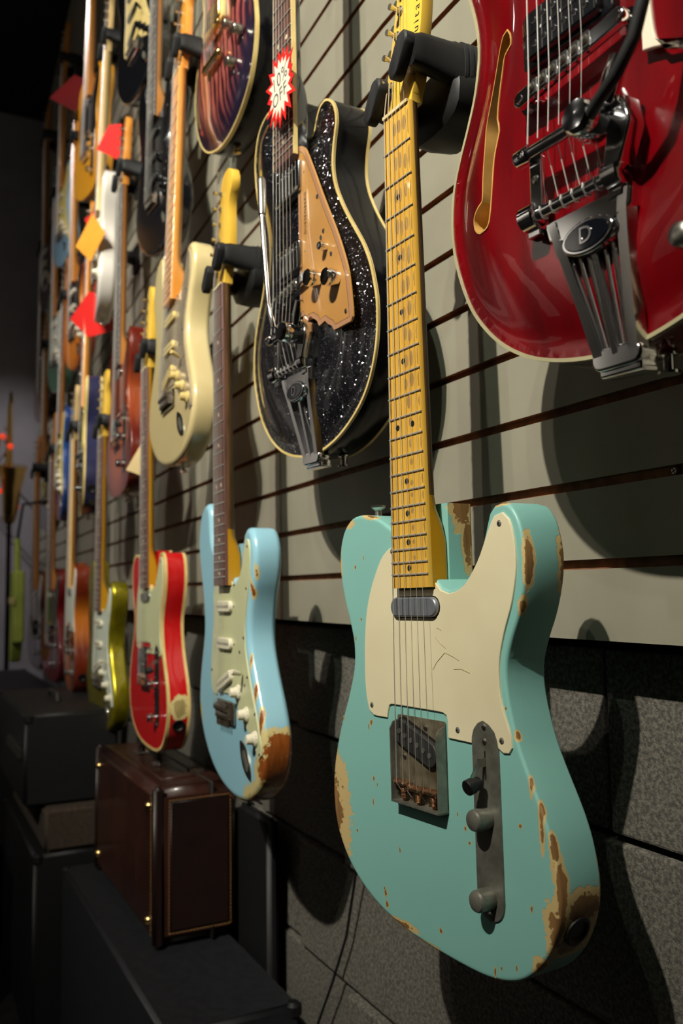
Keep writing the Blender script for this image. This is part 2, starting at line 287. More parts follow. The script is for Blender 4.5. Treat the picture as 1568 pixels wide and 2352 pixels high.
class MB:
    def __init__(s): s.v = []; s.f = []; s.m = []; s.flat = set()
    def add(s, vs, fs, mi=0, flat=False):
        o = len(s.v); s.v += [Vector(x) for x in vs]
        for f in fs:
            if flat: s.flat.add(len(s.f))
            s.f.append([i + o for i in f]); s.m.append(mi)
        return s
    def box(s, a, b, mi=0, M4=None):
        x0, y0, z0 = [min(a[i], b[i]) for i in range(3)]; x1, y1, z1 = [max(a[i], b[i]) for i in range(3)]
        vs = [Vector(p) for p in ((x0, y0, z0), (x1, y0, z0), (x1, y1, z0), (x0, y1, z0), (x0, y0, z1), (x1, y0, z1), (x1, y1, z1), (x0, y1, z1))]
        if M4: vs = [M4 @ p for p in vs]
        return s.add(vs, [(0, 3, 2, 1), (4, 5, 6, 7), (0, 1, 5, 4), (1, 2, 6, 5), (2, 3, 7, 6), (3, 0, 4, 7)], mi, True)
    def tube(s, pts, r, seg=8, mi=0, cap=True, flatten=None):
        pts = [Vector(p) for p in pts]; n = len(pts)
        rr = r if isinstance(r, (list, tuple)) else [r] * n
        rings = []; prev = None
        for i, p in enumerate(pts):
            d = (pts[min(i + 1, n - 1)] - pts[max(i - 1, 0)]).normalized()
            if prev is None:
                a = Vector((0, 0, 1)) if abs(d.z) < 0.9 else Vector((1, 0, 0)); u = d.cross(a).normalized()
            else:
                u = (prev - d * prev.dot(d)); u = u.normalized() if u.length > 1e-6 else d.orthogonal().normalized()
            prev = u; w = d.cross(u)
            rings.append([p + (u * math.cos(2 * math.pi * k / seg) + w * math.sin(2 * math.pi * k / seg)) * rr[i] for k in range(seg)])
        vs = [q for rg in rings for q in rg]; fs = []
        for i in range(n - 1):
            for k in range(seg):
                fs.append((i * seg + k, i * seg + (k + 1) % seg, (i + 1) * seg + (k + 1) % seg, (i + 1) * seg + k))
        if cap: fs.append(tuple(range(seg))[::-1]); fs.append(tuple((n - 1) * seg + k for k in range(seg)))
        return s.add(vs, fs, mi)
    def lathe(s, base, axis, prof, seg=16, mi=0):
        """prof: list of (height along axis, radius), metres"""
        base = Vector(base); ax = Vector(axis).normalized(); u = ax.orthogonal().normalized(); w = ax.cross(u)
        vs = []; fs = []; n = len(prof)
        for h, r in prof:
            for k in range(seg):
                a = 2 * math.pi * k / seg; vs.append(base + ax * h + (u * math.cos(a) + w * math.sin(a)) * max(r, 1e-5))
        for i in range(n - 1):
            for k in range(seg):
                fs.append((i * seg + k, i * seg + (k + 1) % seg, (i + 1) * seg + (k + 1) % seg, (i + 1) * seg + k))
        fs.append(tuple(range(seg))[::-1]); fs.append(tuple((n - 1) * seg + k for k in range(seg)))
        return s.add(vs, fs, mi)
    def prism(s, out, n0, n1, mi=0, bevel=0.0, holes=None, side=None, topfn=None):
        """out: list of (s,t) mm; from n0 (front) back to n1; optional bevel on the front edge (mm)"""
        N = len(out); P = [Vector(p[:2]) for p in out]
        area = sum(P[i].x * P[(i + 1) % N].y - P[(i + 1) % N].x * P[i].y for i in range(N))
        if area < 0: P.reverse()
        rings = []
        if bevel > 0:
            nr = normals2(P)
            rings.append((n0, [p - q * bevel for p, q in zip(P, nr)])); rings.append((n0 - bevel * 0.35, [p - q * bevel * 0.3 for p, q in zip(P, nr)])); rings.append((n0 - bevel, P))
        else: rings.append((n0, P))
        rings.append((n1, P))
        vs = []; fs = []
        for n, rg in rings: vs += [V(p.x, p.y, n) for p in rg]
        for i in range(len(rings) - 1):
            for k in range(N): fs.append((i * N + k, (i + 1) * N + k, (i + 1) * N + (k + 1) % N, i * N + (k + 1) % N))
        s.add(vs, [tuple(range(N))], mi, True) if False else None
        o = len(rings) - 1
        s.add(vs, fs, mi if side is None else side, bevel == 0)
        s.add([vs[k] for k in range(N)], [tuple(range(N))], mi, True)
        s.add([vs[o * N + k] for k in range(N)], [tuple(range(N))[::-1]], mi if side is None else side, True)
        return s
    def obj(s, name, mats, parent=None, smooth=True, fix=True, angle=35):
        me = bpy.data.meshes.new(name); me.from_pydata([tuple(v) for v in s.v], [], s.f)
        if not isinstance(mats, (list, tuple)): mats = [mats]
        for m in mats: me.materials.append(m)
        me.polygons.foreach_set('material_index', s.m)
        me.polygons.foreach_set('use_smooth', [smooth and (i not in s.flat) for i in range(len(s.f))])
        if fix:
            bm = bmesh.new(); bm.from_mesh(me); bmesh.ops.remove_doubles(bm, verts=bm.verts, dist=1e-6)
            bmesh.ops.recalc_face_normals(bm, faces=bm.faces); bm.to_mesh(me); bm.free()
        if smooth:
            keep = [False] * len(me.polygons); me.polygons.foreach_get('use_smooth', keep)
            me.set_sharp_from_angle(angle=R(angle)); me.polygons.foreach_set('use_smooth', keep)
        o = bpy.data.objects.new(name, me); col.objects.link(o)
        if parent: o.parent = parent
        return o

def normals2(P):
    N = len(P); out = []
    for i in range(N):
        a = P[i] - P[i - 1]; b = P[(i + 1) % N] - P[i]
        na = Vector((a.y, -a.x)); nb = Vector((b.y, -b.x))
        if na.length > 1e-9: na.normalize()
        if nb.length > 1e-9: nb.normalize()
        q = na + nb; q = q.normalized() if q.length > 1e-6 else na
        out.append(q)
    return out
def ccw(P):
    N = len(P); a = sum(P[i][0] * P[(i + 1) % N][1] - P[(i + 1) % N][0] * P[i][1] for i in range(N))
    return P if a > 0 else P[::-1]
def smooth_loop(pts, step=7.0):
    """closed Catmull-Rom through (s,t) points; a third element marks a hard corner"""
    n = len(pts); out = []
    for i in range(n):
        p0, p1, p2, p3 = pts[i - 1], pts[i], pts[(i + 1) % n], pts[(i + 2) % n]
        a, b = Vector(p1[:2]), Vector(p2[:2])
        z = a if len(p1) > 2 else Vector(p0[:2]); w = b if len(p2) > 2 else Vector(p3[:2])
        if len(p1) > 2 and len(p2) > 2: out.append(a); continue
        k = max(1, int((b - a).length / step))
        for j in range(k):
            t = j / k; t2 = t * t; t3 = t2 * t
            out.append(0.5 * ((2 * a) + (b - z) * t + (2 * z - 5 * a + 4 * b - w) * t2 + (3 * a - z - 3 * b + w) * t3))
    return ccw(out)

def slab(mb, out, n0, n1, r0, r1, arch=0.0, archw=60.0, mi=(0, 0, 0), grid=14.0, seg=4, carve=None):
    """rounded-edge body. out: smooth ccw list of 2-D points. mi=(face, side, back)"""
    P = [Vector(p) for p in out]; N = len(P); nr = normals2(P); rings = []
    def inset(d): return [p - q * d for p, q in zip(P, nr)]
    if r0 > 0:
        for k in range(seg + 1):
            a = k / seg * math.pi / 2; rings.append((n0 - r0 * (1 - math.cos(math.pi / 2 - (math.pi / 2 - a))) if False else n0 - r0 * (1 - math.cos(a)), inset(r0 * (1 - math.sin(a)))))
    else: rings.append((n0, P))
    if r1 > 0:
        for k in range(seg + 1):
            a = k / seg * math.pi / 2; rings.append((n1 + r1 * (1 - math.sin(a)), inset(r1 * (1 - math.cos(a)))))
    else: rings.append((n1, P))
    vs = []; fs = []
    for n, rg in rings: vs += [V(p.x, p.y, n) for p in rg]
    K = len(rings)
    for i in range(K - 1):
        for k in range(N): fs.append((i * N + k, (i + 1) * N + k, (i + 1) * N + (k + 1) % N, i * N + (k + 1) % N))
    mb.add(vs, fs, mi[1])
    mb.add([vs[(K - 1) * N + k] for k in range(N)], [tuple(range(N))[::-1]], mi[2], True)
    # front cap with interior points
    B = [Vector(p) for p in rings[0][1]]
    xs = [p.x for p in B]; ys = [p.y for p in B]
    def inside(x, y):
        c = False
        for i in range(N):
            a, b = B[i], B[(i + 1) % N]
            if (a.y > y) != (b.y > y) and x < (b.x - a.x) * (y - a.y) / (b.y - a.y) + a.x: c = not c
        return c
    def dist(x, y):
        d = 1e9; p = Vector((x, y))
        for i in range(N):
            a, b = B[i], B[(i + 1) % N]; e = b - a; L = e.length_squared
            t = 0 if L == 0 else max(0, min(1, (p - a).dot(e) / L)); d = min(d, (p - a - e * t).length)
        return d
    pts = list(B); hts = [0.0] * N
    if grid:
        for ring_d in ((2.0, 8.0) if not arch else (4.0, 9.0, 15.0, 23.0)):
            for i in range(0, N, 1 if ring_d < 3 else 2):
                q = B[i] - nr[i] * ring_d
                if inside(q.x, q.y) and dist(q.x, q.y) > ring_d * 0.85: pts.append(q)
        x = min(xs)
        while x < max(xs):
            y = min(ys)
            while y < max(ys):
                if inside(x, y) and dist(x, y) > (12 if not arch else 28): pts.append(Vector((x, y)))
                y += grid
            x += grid
    res = delaunay_2d_cdt([Vector((p.x, p.y)) for p in pts], [], [list(range(N))], 1, 1e-4)
    vv = []
    for p in res[0]:
        h = 0.0
        if arch:
            d = dist(p.x, p.y); t = min(1, d / archw); h = arch * (t * t * (3 - 2 * t)) - 1.5 * math.exp(-((d - 13) / 7.5) ** 2) * min(1, d / 4)
        if carve: h += carve(p.x, p.y)
        vv.append(V(p.x, p.y, n0 + h))
    mb.add(vv, [tuple(f) for f in res[2]], mi[0])

def tagit(o, label=None, cat=None, group=None, kind=None):
    if label: o['label'] = label
    if cat: o['category'] = cat
    if group: o['group'] = group
    if kind: o['kind'] = kind
    return o
def empty(name, loc=(0, 0, 0)):
    o = bpy.data.objects.new(name, None); col.objects.link(o); o.location = loc; o.empty_display_size = 0.05; return o
def text_obj(name, body, size, m, parent, matrix, extrude=0.0001, spacing=1.0):
    cu = bpy.data.curves.new(name, 'FONT'); cu.body = body; cu.size = size; cu.extrude = extrude
    cu.align_x = 'CENTER'; cu.align_y = 'CENTER'; cu.space_character = spacing; cu.resolution_u = 3
    tmp = bpy.data.objects.new('tmp', cu); col.objects.link(tmp)
    bpy.context.view_layer.update()
    me = bpy.data.meshes.new_from_object(tmp.evaluated_get(bpy.context.evaluated_depsgraph_get()))
    bpy.data.objects.remove(tmp); me.materials.clear(); me.materials.append(m)
    o = bpy.data.objects.new(name, me); col.objects.link(o)
    if parent: o.parent = parent
    o.matrix_local = matrix
    return o

def pill(s0, t0, s1, t1, r, k=8):
    """rounded bar outline between two points (mm)"""
    a = Vector((s0, t0)); b = Vector((s1, t1)); d = (b - a).normalized(); ang = math.atan2(d.y, d.x); out = []
    for i in range(k + 1): th = ang - math.pi / 2 + math.pi * i / k; out.append((b.x + r * math.cos(th), b.y + r * math.sin(th)))
    for i in range(k + 1): th = ang + math.pi / 2 + math.pi * i / k; out.append((a.x + r * math.cos(th), a.y + r * math.sin(th)))
    return out
def rrect(s0, s1, t0, t1, r, k=4):
    out = []
    for cx, cy, a0 in ((s1 - r, t1 - r, 0), (s0 + r, t1 - r, 90), (s0 + r, t0 + r, 180), (s1 - r, t0 + r, 270)):
        for i in range(k + 1):
            a = R(a0 + 90 * i / k); out.append((cx + r * math.cos(a), cy + r * math.sin(a)))
    return out
def disc(cs, ct, r, k=14): return [(cs + r * math.cos(2 * math.pi * i / k), ct + r * math.sin(2 * math.pi * i / k)) for i in range(k)]

def fr(n): return 648 * (1 - 2 ** (-n / 12))
def hw(s): return 21 + 7 * s / 455

# ------------------------------------------------------------------ outlines (mm)
TELE = [(409.9, -39.4), (401.7, -54.3), (395.5, -69.6), (390.9, -89.7), (391.1, -106.6), (396.0, -119.7), (406.7, -130.8), (422.7, -137.7), (441.4, -139.4), (460.2, -136.7), (481.2, -130.5), (501.8, -121.8), (522.1, -115.5), (542.3, -115.0), (560.6, -120.1), (583.9, -130.6), (607.7, -143.0), (631.6, -152.9), (656.9, -160.2), (685.8, -162.4), (715.2, -156.5), (741.5, -139.2), (761.8, -113.6), (776.9, -80.9), (785.9, -43.5), (790.2, -5.5), (791.8, 31.5), (791.8, 68.3), (788.7, 94.7), (781.1, 118.1), (769.5, 135.2), (754.5, 149.2), (736.1, 159.7), (718.3, 165.7), (703.0, 167.5), (686.0, 165.9), (664.2, 160.5), (644.2, 152.0), (619.9, 139.2), (598.8, 129.0), (577.2, 122.0), (560.1, 118.0), (543.4, 116.6), (529.7, 118.4), (513.4, 124.7), (495.8, 133.5), (478.0, 140.1), (460.7, 144.2), (442.9, 145.3), (425.2, 142.3), (412.7, 137.5), (402.9, 129.3), (399.8, 119.5), (401.8, 110.8), (407.6, 104.4), (417.0, 100.4), (429.3, 95.8), (441.6, 89.4), (453.5, 80.1), (464.4, 68.4), (469.4, 56.7), (471.1, 46.1), (468.6, 36.2), (461.2, 28.6, 1)]
TELE_TOP = TELE + [(468, 28.6, 1), (468, -28.4, 1), (412, -28.2, 1)]
TELE_LOW = TELE + [(452, 28.8, 1), (390, 28.8, 1), (389, -29, 1)]
STRAT = [(414, -42), (416, -55), (410, -70), (395, -82), (372, -88), (350, -91), (337, -97), (330, -109), (332, -126), (342, -142), (360, -153), (384, -160), (410, -159), (441, -150), (489, -134), (518, -129), (545, -130), (570, -138), (601, -150), (634, -158), (663, -158), (690, -149), (717, -129), (742, -100), (762, -62), (774, -22), (780, 20), (780, 55), (775, 86), (764, 113), (747, 136), (725, 151), (700, 159), (672, 158), (640, 145), (598, 121), (570, 107), (545, 100), (520, 101), (490, 110), (465, 121), (440, 128), (417, 128), (399, 120), (388, 108), (386, 95), (392, 84), (408, 76), (430, 69), (447, 60), (457, 49), (459, 38), (456, 28.8, 1)]
STRAT_TOP = STRAT + [(468, 28.8, 1), (468, -28.8, 1), (411, -28.8, 1)]
STRAT_LOW = STRAT + [(405, 28.8, 1), (405, -28.8, 1)]
STAR = [(372, -28), (361, -45), (353, -70), (350, -95), (353, -118), (363, -136), (382, -148), (408, -153), (440, -150), (475, -141), (510, -129), (540, -121), (567, -119), (597, -125), (621, -135), (645, -147), (670, -157), (700, -161), (727, -159), (755, -151), (783, -138), (806, -120), (826, -97), (842, -68), (852, -35), (857, 0), (856, 35), (849, 68), (839, 94), (823, 122), (805, 143), (783, 158), (757, 168), (732, 172), (706, 172), (682, 167), (657, 159), (632, 146), (608, 129), (582, 110), (557, 94), (533, 82), (511, 77), (494, 78), (476, 82), (459, 87), (444, 86), (430, 80), (420, 70), (415, 58), (417, 47), (424, 40), (434, 34), (445, 28), (446, 10), (440, -10), (400, -24)]
TELE_GUARD = [(428, -36), (428.6, -42.7), (435, -54), (444.9, -63.1), (466.3, -76.6), (488.2, -85.4), (510.3, -89.7), (532.3, -91.5), (558.6, -91.9), (578, -89.4), (588.5, -85.7), (593, -78), (593.2, -54.5, 1), (580.8, -50), (579.5, -46), (580, 34), (582, 39), (587, 40.6, 1), (601.5, 40.6, 1), (602, 72.2, 1), (590, 76), (582, 88), (590, 102), (602, 106, 1), (605.3, 112), (604.5, 119.2), (600, 122.5), (590.1, 121.7), (566.8, 112.7), (545.7, 110.3), (527.9, 111.9), (506.4, 119.0), (481.7, 129.6), (453.8, 136.0), (430.4, 134.8), (414.9, 130.0), (408.5, 122.4), (410.5, 112.5), (422.9, 103.5), (441.7, 92.8), (454.6, 83.0), (466.9, 70.7), (472.6, 58.1), (474.2, 47.6), (471, 36.5), (464.0, 29.2, 1), (470, 29, 1), (470, -29, 1)]
STRAT_GUARD = [(470, -29, 1), (438, -29), (433, -38), (440, -50), (470, -60), (510, -66), (545, -70), (585, -78), (612, -80), (632, -74), (637, -60), (637, -50), (632, -46), (632, 34), (640, 47), (655, 62), (668, 84), (678, 106), (690, 124), (702, 138), (706, 147), (700, 154), (690, 154), (676, 148), (652, 136), (622, 119), (590, 102), (560, 90), (530, 88), (500, 96), (470, 106), (440, 112), (415, 112), (404, 106), (403, 97), (415, 90), (440, 80), (458, 66), (467, 50), (467, 36), (462, 29, 1), (470, 29, 1)]
FHOLE_RAW = [(582, -63), (576, -67), (577, -74), (588, -81), (607, -88), (628, -95), (643, -99), (660, -99), (685, -101), (704, -103), (706, -109), (712, -117), (722, -117), (729, -109), (728, -100), (718, -96), (700, -93), (675, -89), (655, -82), (644, -84), (626, -82), (608, -78), (596, -74), (592, -66)]
FHOLE = [(a, b - (1.8 if i < 14 else -1.8)) for i, (a, b) in enumerate(FHOLE_RAW)]

# ------------------------------------------------------------------ guitar parts
def neck(root, m_neck, m_board, detail, heel=26, end=468, m_back=None, head='tele', m_head=None, board_top_side=None, bound=None, heel_from=395):
    mb = MB(); rings = []
    ss = [-4, 6, 20] + [40 + 30 * i for i in range(int((heel_from - 40) / 30) + 1)] + [heel_from - 12, heel_from, heel_from + 14, heel_from + 30, end]
    ss = sorted(set(ss)); ss = [x for x in ss if x <= end]
    K = 12
    for s_ in ss:
        w = hw(max(0, s_)); h = min(1, max(0, (s_ - heel_from + 10) / 38.0)); h = h * h * (3 - 2 * h)
        dep = (20 + 2.5 * s_ / 400) * (1 - h) + heel * h
        pts = [V(s_, -w, -1.0), V(s_, -w + 0.8, 0), V(s_, w - 0.8, 0), V(s_, w, -1.0), V(s_, w, -5.5)]
        for k in range(1, K):
            a = math.pi * k / K; e = 1.0 - 0.78 * h
            c, sn = math.cos(a), math.sin(a)
            x = math.copysign(abs(c) ** e, c) * w; y = abs(sn) ** e
            pts.append(V(s_, x, -5.5 - (dep - 5.5) * y))
        pts.append(V(s_, -w, -5.5)); rings.append(pts)
    n = len(rings[0]); vs = [p for r_ in rings for p in r_]
    for i in range(len(rings) - 1):
        for k in range(n):
            f = (i * n + k, i * n + (k + 1) % n, (i + 1) * n + (k + 1) % n, (i + 1) * n + k)
            mi = 0 if (k in (0, 1, 2)) else (2 if k in (3, n - 1) else 1)
            if ss[i] >= heel_from - 20 and mi == 1: mi = 3
            mb.add([vs[j] for j in f], [(0, 1, 2, 3)], mi)
    mb.add(rings[0], [tuple(range(n))], 1); mb.add(rings[-1], [tuple(range(n))[::-1]], 0)
    side = m_board if board_top_side is None else board_top_side
    o = mb.obj('neck', [m_board, m_back or m_neck, side, m_neck], root, angle=50)
    # frets
    nf = 21 if end < 472 else 22
    if detail >= 1:
        for i in range(1, nf + 1):
            s_ = fr(i); w = hw(s_) + 0.3; q = MB()
            q.tube([V(s_, -w, 0.1), V(s_, -w + 1.2, 0.55), V(s_, 0, 0.6), V(s_, w - 1.2, 0.55), V(s_, w, 0.1)], 0.00095, 6)
            q.obj('fret', M['fret'], root)
    else:
        q = MB()
        for i in range(1, nf + 1):
            s_ = fr(i); w = hw(s_) + 0.3; q.tube([V(s_, -w, 0.3), V(s_, w, 0.3)], 0.0011, 5)
        tagit(q.obj('fret_wires', M['fret'], root), kind='stuff')
    q = MB(); q.prism(rrect(-4.5, -1, -20.5, 20.5, 0.5), 2.0, -4); q.obj('nut', M['bone'], root)
    if bound:
        for sg in (-1, 1):
            q = MB(); a = hw(0); b = hw(end)
            q.prism([(0, sg * a), (0, sg * (a + 1.6)), (end, sg * (b + 1.6)), (end, sg * b)], 0.1, -6); q.obj('neck_binding', bound, root)
    return o

def dots(root, m, detail, r=3.0):
    for n in (3, 5, 7, 9, 12, 15, 17, 19, 21):
        s_ = (fr(n) + fr(n - 1)) / 2
        for t in ((-12, 12) if n == 12 else (0,)):
            q = MB(); q.prism(disc(s_, t, r, 12), 0.12, -0.5); q.obj('inlay_dot', m, root)

def tele_head(root, m, detail, text=None):
    out = [(-4, -20), (-9, -25), (-16, -26.5), (-33, -22), (-96, -5), (-150, 9), (-166, 14), (-175, 21), (-178, 31), (-174, 42), (-165, 50), (-152, 53), (-135, 50), (-115, 45), (-95, 42), (-75, 39), (-50, 33), (-32, 30), (-20, 26.5), (-12, 22), (-4, 20)]
    head_common(root, out, m, detail, [(-34 - 23.5 * k, -11.5 + 6.2 * k) for k in range(6)], 0.27, text)
def strat_head(root, m, detail, text=None):
    out = [(-4, -20), (-9, -25), (-18, -28), (-33, -25), (-100, -9), (-150, 0), (-166, 5), (-176, 14), (-181, 28), (-180, 44), (-172, 57), (-160, 63), (-148, 62), (-138, 54), (-128, 46), (-115, 43), (-95, 44), (-70, 44), (-48, 41), (-32, 36), (-24, 27), (-15, 22), (-4, 20)]
    head_common(root, out, m, detail, [(-34 - 23.5 * k, -13 + 4.6 * k) for k in range(6)], 0.2, text)
def head_common(root, out, m, detail, posts, slope, text):
    lp = smooth_loop([(a, b) for a, b in out], 7); q = MB()
    slab(q, lp, -4.5, -18.5, 1.2, 1.2, grid=None, seg=2); q.obj('headstock', m, root, angle=40)
    for i, (s_, t_) in enumerate(posts):
        q = MB()
        q.lathe(V(s_, t_, -4.5), (0, 0, 1), [(0, 0.0048), (0.0012, 0.0048), (0.002, 0.003), (0.002, 0.003), (0.006, 0.0022), (0.008, 0.0021), (0.012, 0.0031), (0.0135, 0.003)], 10)
        p = q.obj('tuner_post', M['nickel'], root)
        if detail:
            e = -1 * abs(24); q = MB()
            q.tube([V(s_, t_ - 8, -22), V(s_ , t_ - 22, -22)], 0.0022, 6)
            q.lathe(V(s_, t_ - 21, -22), (-1, 0, 0), [(0, 0.002), (0.002, 0.005), (0.004, 0.0075), (0.009, 0.0085), (0.012, 0.007), (0.013, 0.003)], 10)
            q.box(V(s_ - 9, t_ - 8, -18.6), V(s_ + 9, t_ + 8, -27)); q.obj('tuner_key', M['nickel'], root)
    if text:
        text_obj('headstock_lettering', text, 0.0125, M['ink'], root, Matrix.Translation(V(-68, 31, -4.35)) @ Matrix.Rotation(R(82), 4, 'Z'), 0.00005, 1.45)

def guitar_strings(root, posts, detail, s_end=648, n_end=3.0, spread=26, tail=None, off=0, m=None, tail_drop=None):
    joined = MB()
    for i in range(6):
        t0 = -17 + 34 * i / 5; t1 = -spread + 2 * spread * i / 5 + off
        r = (0.00060, 0.00050, 0.00042, 0.00028, 0.00022, 0.00018)[i] * (1.0 if detail else 1.6)
        pts = []
        if posts: ps, pt = posts[i]; pts.append(V(ps, pt + 2, 3 - 1))
        pts.append(V(-2, t0, 2.2)); pts.append(V(s_end, t1, n_end))
        if tail: pts.append(V(tail[0], t1 * (tail[2] if len(tail) > 2 else 1), tail[1]))
        (joined if not detail else MB())
        if detail:
            q = MB(); q.tube(pts, r, 5); q.obj('string', m or M['steel_string'], root)
        else: joined.tube(pts, r, 4)
    if not detail: tagit(joined.obj('strings', m or M['steel_string'], root), kind='stuff')

def screw(root, s_, t_, n, m=None, r=2.9):
    q = MB(); q.lathe(V(s_, t_, n - 0.5), (0, 0, 1), [(0, r / 1000), (0.0006, r / 1000), (0.0014, r * 0.6 / 1000), (0.0016, 0.0002)], 10)
    o = q.obj('screw', m or M['nickel'], root)
    q = MB(); c = V(s_, t_, n + 1.15)
    for a in (0.5, 0.5 + math.pi / 2):
        d = Vector((math.cos(a), math.sin(a), 0)) * r * 0.6 / 1000; w = Vector((-d.y, d.x, 0)) * 0.22
        q.add([c - d - w, c + d - w, c + d + w, c - d + w], [(0, 1, 2, 3)])
    q.obj('screw_slot', M['ink'], o, False, fix=False)
    return o

def knurled_knob(root, s_, t_, n, m, r=9.0, h=17.0, dome=True, name='knob', seg=40):
    q = MB(); R0 = r / 1000
    prof = [(0, R0 * 0.93), (0.001, R0 * 0.97), (h * 0.72 / 1000, R0 * 0.97)]
    # knurled barrel
    base = V(s_, t_, n); vs = []; fs = []
    for j, (hh) in enumerate((0, 0.0008, h * 0.7 / 1000, h * 0.74 / 1000)):
        for k in range(seg):
            a = 2 * math.pi * k / seg; rr = R0 * (0.93 if j in (0,) else 0.985 if j < 3 else 0.93) * (1 - (0.045 if k % 2 and 0 < j < 3 else 0))
            vs.append(base + Vector((math.cos(a) * rr, math.sin(a) * rr, hh)))
    for j in range(3):
        for k in range(seg): fs.append((j * seg + k, j * seg + (k + 1) % seg, (j + 1) * seg + (k + 1) % seg, (j + 1) * seg + k))
    q.add(vs, fs)
    H = h / 1000
    if dome: q.lathe(base, (0, 0, 1), [(H * 0.72, R0 * 0.96), (H * 0.80, R0 * 0.97), (H * 0.90, R0 * 0.86), (H * 0.97, R0 * 0.6), (H, R0 * 0.25)], 24)
    else: q.lathe(base, (0, 0, 1), [(H * 0.72, R0 * 0.96), (H * 0.95, R0 * 0.97), (H, R0 * 0.86), (H * 0.985, R0 * 0.5), (H * 0.98, R0 * 0.1)], 24)
    return q.obj(name, m, root, angle=28)

def skirt_knob(root, s_, t_, n, m, sc=1.0):
    q = MB(); k = 0.001 * sc
    q.lathe(V(s_, t_, n), (0, 0, 1), [(0, 12 * k), (1.5 * k, 12 * k), (3.5 * k, 10.5 * k), (5 * k, 8.6 * k), (13 * k, 7.4 * k), (14.5 * k, 6.6 * k), (15 * k, 3 * k)], 22)
    o = q.obj('knob', m, root, angle=30)
    q = MB()
    for i in range(11):
        a = R(-60 + 30 * i); d = Vector((math.cos(a), math.sin(a), 0)); c = V(s_, t_, n + 3.2 * sc) + d * 10.6 * k
        w = Vector((-d.y, d.x, 0)) * 0.35 * k; q.add([c - w, c - w + d * 1.4 * k - Vector((0, 0, 1.0 * k)), c + w + d * 1.4 * k - Vector((0, 0, 1.0 * k)), c + w], [(0, 1, 2, 3)])
    tagit(q.obj('knob_markings', M['ink'], o, False, fix=False), kind='stuff')
    return o

